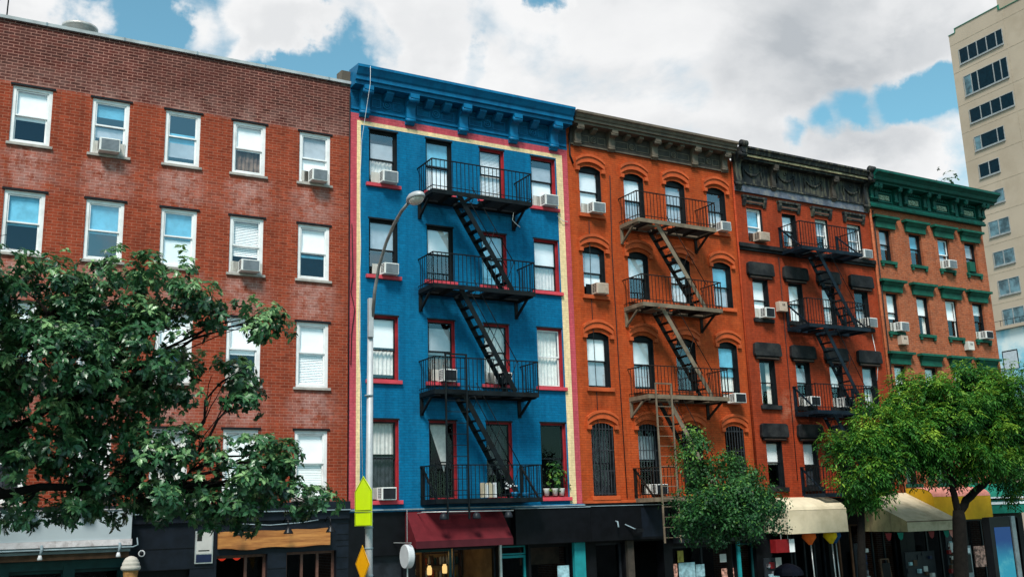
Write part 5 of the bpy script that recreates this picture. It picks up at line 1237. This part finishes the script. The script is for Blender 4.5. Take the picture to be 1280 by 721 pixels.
# shop goods under the awnings
t = thing('hanging_box_sign', 'dark red and white box sign hung under the clean cream awning', 'sign', (15.0, -.8, 3.5))
MB().box(14.52, 15.12, -.98, -.72, 3.11, 3.53).build('box', 'red_paint', t); MB().box(15.122, 15.36, -.98, -.72, 3.11, 3.53).build('white_end', 'white_strip', t); MB().bar((14.9, -.85, 3.53), (14.9, -.85, 3.75), .015).build('hanger', 'alu', t); MB().bar((15.2, -.85, 3.53), (15.2, -.85, 3.75), .015).build('hanger', 'alu', t)
def flag(x, y, m, lab, top=3.66):
    t = thing('parasol', lab, 'parasol', (x, y, G), 'furled parasols outside the shop')
    MB().tube([(x, y, G), (x - .06, y, top - .2)], .022, 7).build('pole', 'alu', t)
    mb = MB(); n = 12; pr = [(.20, .0), (.22, -.12), (.13, -.24), (.05, -.36)]
    vs = []
    for rr, hh in pr:
        for k in range(n): a = 2 * math.pi * k / n; q = rr * (1 + .25 * math.sin(3 * a)); vs.append((x - .08 + q * math.cos(a), y + q * math.sin(a), top + hh))
    mb._add(vs, [(i * n + k, i * n + (k + 1) % n, (i + 1) * n + (k + 1) % n, (i + 1) * n + k) for i in range(3) for k in range(n)] + [tuple(range(n))], True); mb.build('cloth', m, t)
flag(16.35, -.8, 'orange_cloth', 'furled orange parasol under the clean cream awning'); flag(17.35, -.8, 'yellow_cloth', 'furled yellow parasol under the clean cream awning'); flag(17.75, -.6, 'blue_cloth', 'furled blue parasol at the right end of the clean awning')
um = thing('umbrella', 'navy umbrella dome below the red and white box sign', 'umbrella', (13.0, -3.0, G))
MB().lathe((13.0, -3.0, 2.55), [(.46, 0), (.44, .10), (.36, .22), (.22, .30), (.06, .345), (0, .35)], 9, 'z', False).build('cloth', 'navy_cloth', um); MB().tube([(13, -3, G), (13, -3, 2.86)], .018, 6).build('pole', 'iron_black', um)
def poster(x0, x1, z0, z1, m, lab, y=.10):
    tag(MB().box(x0, x1, y - .004, y + .004, z0, z1).build('poster', m), lab, 'poster', 'posters in the shop windows')
poster(11.28, 11.95, 2.2, 2.92, 'poster_blue', 'tall pale blue poster in the shop window behind the bushy tree'); poster(11.98, 12.34, 2.45, 2.84, 'poster_blue', 'short pale blue poster right of the tall one')
poster(11.26, 11.5, 2.94, 3.3, 'poster_yel', 'yellow poster above the pale blue ones'); poster(13.05, 13.58, 2.1, 2.66, 'poster_red', 'red and cream poster at the right of the shop window'); poster(13.02, 13.3, 2.86, 3.12, 'paper', 'white leaflet above the red poster')
poster(10.98, 11.22, 2.1, 2.9, 'poster_red', 'narrow red poster at the left edge of the shop window'); poster(15.45, 15.75, 2.55, 2.9, 'paper', 'white leaflet in the door under the red box sign')
def rack(x, y, w, h, m, lab):
    t = thing('display_rack', lab, 'display rack', (x, y, G)); GM = [m, 'paper', 'navy_label', 'poster_blue', 'shop_char', 'shop_char', 'wood_dark', 'red_paint']
    for i in range(24):
        a = x + random.uniform(-w / 2, w / 2); z = G + random.uniform(.3, h); s = random.uniform(.04, .10); MB().box(a - s, a + s, y - random.uniform(.02, .12), y, z - s, z + s * random.uniform(.6, 1.4)).build('package', random.choice(GM), t)
    MB().box(x - w / 2 - .03, x + w / 2 + .03, y + .001, y + .05, G, G + h + .03).build('frame', 'shop_char', t)
rack(14.75, -.4, .45, 1.75, 'goods', 'narrow goods rack left of the red box sign'); rack(18.2, -1.2, .5, 2.1, 'goods', 'tall goods rack under the left end of the stained awning'); rack(21.2, -1.2, 1.5, 1.7, 'goods', 'wide goods rack under the right end of the stained awning'); rack(22.35, -1.6, .3, 2.3, 'poster_blue', 'slim rack of pale goods left of the forked tree trunk')
es = thing('easel_board', 'small wooden A frame board below the stained cream awning', 'board', (18.8, -1.6, G)); MB().bar((18.6, -1.7, G), (18.68, -1.6, 2.75), .05).bar((19.15, -1.7, G), (19.05, -1.6, 2.75), .05).bar((18.68, -1.6, 2.73), (19.05, -1.6, 2.73), .05).build('frame', 'wood_dark', es); MB().box(18.68, 19.06, -1.66, -1.63, 1.5, 2.6).build('panel', 'shop_black', es)
at = thing('cash_machine', 'grey cash machine with pale top between trunk and kiosk', 'cash machine', (23.2, -1.4, G)); MB().box(22.95, 23.65, -1.5, -1.0, G, 3.0).build('body', 'kiosk_metal', at, .02); MB().box(23.03, 23.56, -1.52, -1.502, 2.05, 2.7).build('front', 'black_plastic', at); MB().box(23.05, 23.55, -1.525, -1.503, 2.75, 2.92).build('header', 'white_strip', at)
tag(MB().box(24.1, 24.7, -1.3, -1.26, 2.2, 2.95).build('poster', 'poster_red'), 'red and white poster beside the cash machine', 'poster', 'posters in the shop windows')
for x, m, l in ((19.35, 'green_cloth', 'small green pennant hanging under the stained awning'), (18.75, 'red_paint', 'small red pennant hanging under the stained awning'), (20.95, 'red_paint', 'dark red pennant near the stained awning corner'), (21.75, 'green_cloth', 'green and white pennant under the stained awning corner'), (22.05, 'salmon', 'pink pennant under the stained awning right corner')):
    tag(MB().poly([(x - .16, -2.0, 3.60), (x + .16, -2.0, 3.60), (x + .1, -2.0, 3.40), (x, -2.0, 3.34), (x - .1, -2.0, 3.42)]).build('pennant', m), l, 'pennant', 'pennants under the stained awning')
# loose cables on the walls
def cable(pts, m, lab, r=.012): tag(MB().tube(pts, r, 5).build('cable', m), lab, 'cable')
cable([(.37, -.68, 17.6), (.36, -.70, 17.05), (.33, -.1, 15.5), (.30, -.03, 14), (.34, -.03, 12.2), (.27, -.03, 10), (.36, -.03, 8), (.42, -.03, 5.0)], 'white_cable', 'thin white cable hanging down the left edge of the blue wall', .007)
cable([(.06, -.03, 12.9), (.1, -.03, 11.4), (.04, -.03, 10.9), (.16, -.03, 10.4), (.07, -.03, 9.7), (.05, -.03, 8.8)], 'rubber', 'black tangled cable on the pink border strip', .013)
cable([(-.02, -.03, 16.9), (-.02, -.03, 13), (-.02, -.03, 5.1)], 'rubber', 'black cable down the joint of red and blue buildings', .02)
cable([(9.3, -.03, 15.7), (9.22, -.03, 13), (9.25, -.03, 9), (9.3, -.03, 5)], 'rubber', 'dark cable down the orange wall beside the first windows', .016)
cable([(8.35, -.03, 14.0), (8.3, -.03, 11.3), (8.33, -.03, 8.2), (8.3, -.03, 5.2)], 'rubber', 'dark cable crossing the first column of arched windows', .012)
cable([(21.35, -.03, 11.0), (21.42, -.05, 10.3), (21.48, -.03, 9.8), (21.35, -.03, 9.2)], 'white_cable', 'pale loose cable on the rust red wall right side', .012)
cable([(16.78, -.03, 13.6), (16.75, -.03, 9), (16.72, -.03, 5.5)], 'rubber', 'dark cable down the rust red wall left of fire escape', .014)
cable([(5.2, -.5, 13.75), (5.15, -.5, 13.5), (5.3, -.5, 13.38), (5.42, -.5, 13.3)], 'white_cable', 'short white cable dangling under the top blue landing', .012)
cable([(7.1, -.05, 14.0), (7.3, -.08, 13.85), (7.5, -.05, 13.85)], 'white_cable', 'short white cable below the top right blue window', .012)
cable([(-8.6, -6.0, 0) if False else (-2.9, -.2, 4.55), (-2.2, -.22, 4.50), (-1.4, -.22, 4.54), (-.9, -.2, 4.60)], 'steel_grey', 'grey cable strung above the wooden sign', .014)

# ------------------------------------------------------------------ beige tower far right
tw = thing('office_tower', 'tall beige tower with dark ribbon windows behind the green corniced building', 'building', (71.5, 20, G))
dv = Vector((.06392706, .99795457, 0)); nv = Vector((.99795457, -.06392706, 0)); CN, CS = -8.309, -27.253; KT = 80 / 60
def tp(s, z, d=0.):           # s, z measured on the face; d = how far in front of it
    p = nv * (CN + 80 - d) + dv * (CS + (s - CS) * KT); return Vector((p.x, p.y, 4.5 + (z - 4.5) * KT))
def tbox(mb, s0, s1, z0, z1, d0, d1):
    vs = [tp(s, z, d) for s in (s0, s1) for d in (d0, d1) for z in (z0, z1)]
    mb._add(vs, [(0, 1, 3, 2), (4, 6, 7, 5), (0, 4, 5, 1), (2, 3, 7, 6), (0, 2, 6, 4), (1, 5, 7, 3)])
mb = MB(); tbox(mb, -2, 20.15, 1.99, 38.1, -30, 0); tbox(mb, -2, 19.55, 38.101, 38.42, -30, 0); tbox(mb, 4, 15.9, 38.421, 41.5, -24, -.01); mb.build('wall', 'tower', tw)
mb = MB()
tbox(mb, 15.9, 19.56, 38.421, 38.47, -1, .06); tbox(mb, 19.56, 20.17, 38.101, 38.15, -1, .06); tbox(mb, 19.53, 19.6, 38.15, 38.47, -1, .06); tbox(mb, 15.78, 15.9, 38.1, 38.5, -.2, .06); tbox(mb, 8, 15.78, 38.08, 38.13, -.2, .06); mb.build('roof_edge', 'copper', tw)
mb = MB()
for z in (37.3, 35.1, 32.55, 30.45, 28.3, 26.15, 24.05, 21.9, 19.85, 17.75): tbox(mb, -2, 20.14, z - .02, z + .02, 0, .012)
for s in (15.55, 11.2, 6.8): tbox(mb, s - .02, s + .02, 2, 38.1, 0, .010)
mb.build('panel_joint', 'tower_seam', tw)
rows = [(19.45, 15.85, 35.6, 36.68, [18.7, 17.94, 17.14, 16.35], 0), (19.36, 15.8, 33.1, 34.53, [18.75, 18.2, 16.9, 16.3], 0), (19.27, 15.7, 30.96, 31.94, [18.35, 17.5, 16.7], 0), (19.18, 16.78, 28.86, 29.83, [18.65, 17.3], 0), (19.12, 17.5, 26.8, 27.74, [18.3], 0),
        (19.08, 17.45, 24.68, 25.55, [18.2], 1), (18.98, 17.38, 22.46, 23.47, [18.2], 1), (18.93, 17.33, 20.35, 21.28, [18.15], 1), (18.87, 17.25, 18.28, 19.27, [18.05], 1), (18.84, 17.22, 16.2, 17.24, [18.05], 1)]
for k, (s1, s0, z0, z1, mull, pale) in enumerate(rows):
    for rep in (0, -5.6, -10.6, -15.4):
        if rep < -6 and k > 9: continue
        mb = MB(); t_ = .05
        tbox(mb, s0 + rep - .04, s1 + rep + .04, z0 - .12, z0, 0, .10); tbox(mb, s0 + rep - .03, s1 + rep + .03, z1, z1 + .04, 0, .05); tbox(mb, s0 + rep - .04, s0 + rep, z0, z1, 0, .05); tbox(mb, s1 + rep, s1 + rep + .04, z0, z1, 0, .05)
        for m_ in mull: tbox(mb, m_ + rep - .035, m_ + rep + .035, z0, z1, .003, .045)
        w = mb.build('window', 'tower_frame', tw)
        ed = [s0 + rep] + sorted(m_ + rep for m_ in mull) + [s1 + rep]
        for q, (a, b) in enumerate(zip(ed, ed[1:])):
            mb = MB(); tbox(mb, a + .036, b - .036, z0 + .001, z1 - .001, .001, .02); mb.build('pane', 'tower_pale' if (pale or (k in (3, 1, 5) and q == len(ed) - 2)) else 'tower_glass', w)
mb = MB(); tbox(mb, -2, 19.5, 10, 15.9, 0, .15); mb.build('mural', 'mural', tw); mb = MB(); tbox(mb, -2, 19.6, 15.905, 16.1, 0, .5); mb.build('ledge', 'tower', tw)
mb = MB()
for i in range(40): s = 19.4 - i * .5; a = tp(s, 16.1, .4); b = tp(s, 16.5, .4); mb.bar(a, b, .03)
mb.bar(tp(19.5, 16.5, .4), tp(0, 16.5, .4), .04); mb.build('ledge_rail', 'iron_black', tw)
mb = MB(); tbox(mb, 18.05, 19.22, 13.2, 14.47, .15, .2); w = mb.build('window', 'dark_frame', tw); mb = MB(); tbox(mb, 18.1, 19.15, 13.2, 14.38, .2, .22); mb.build('pane', 'shade_grey', w)
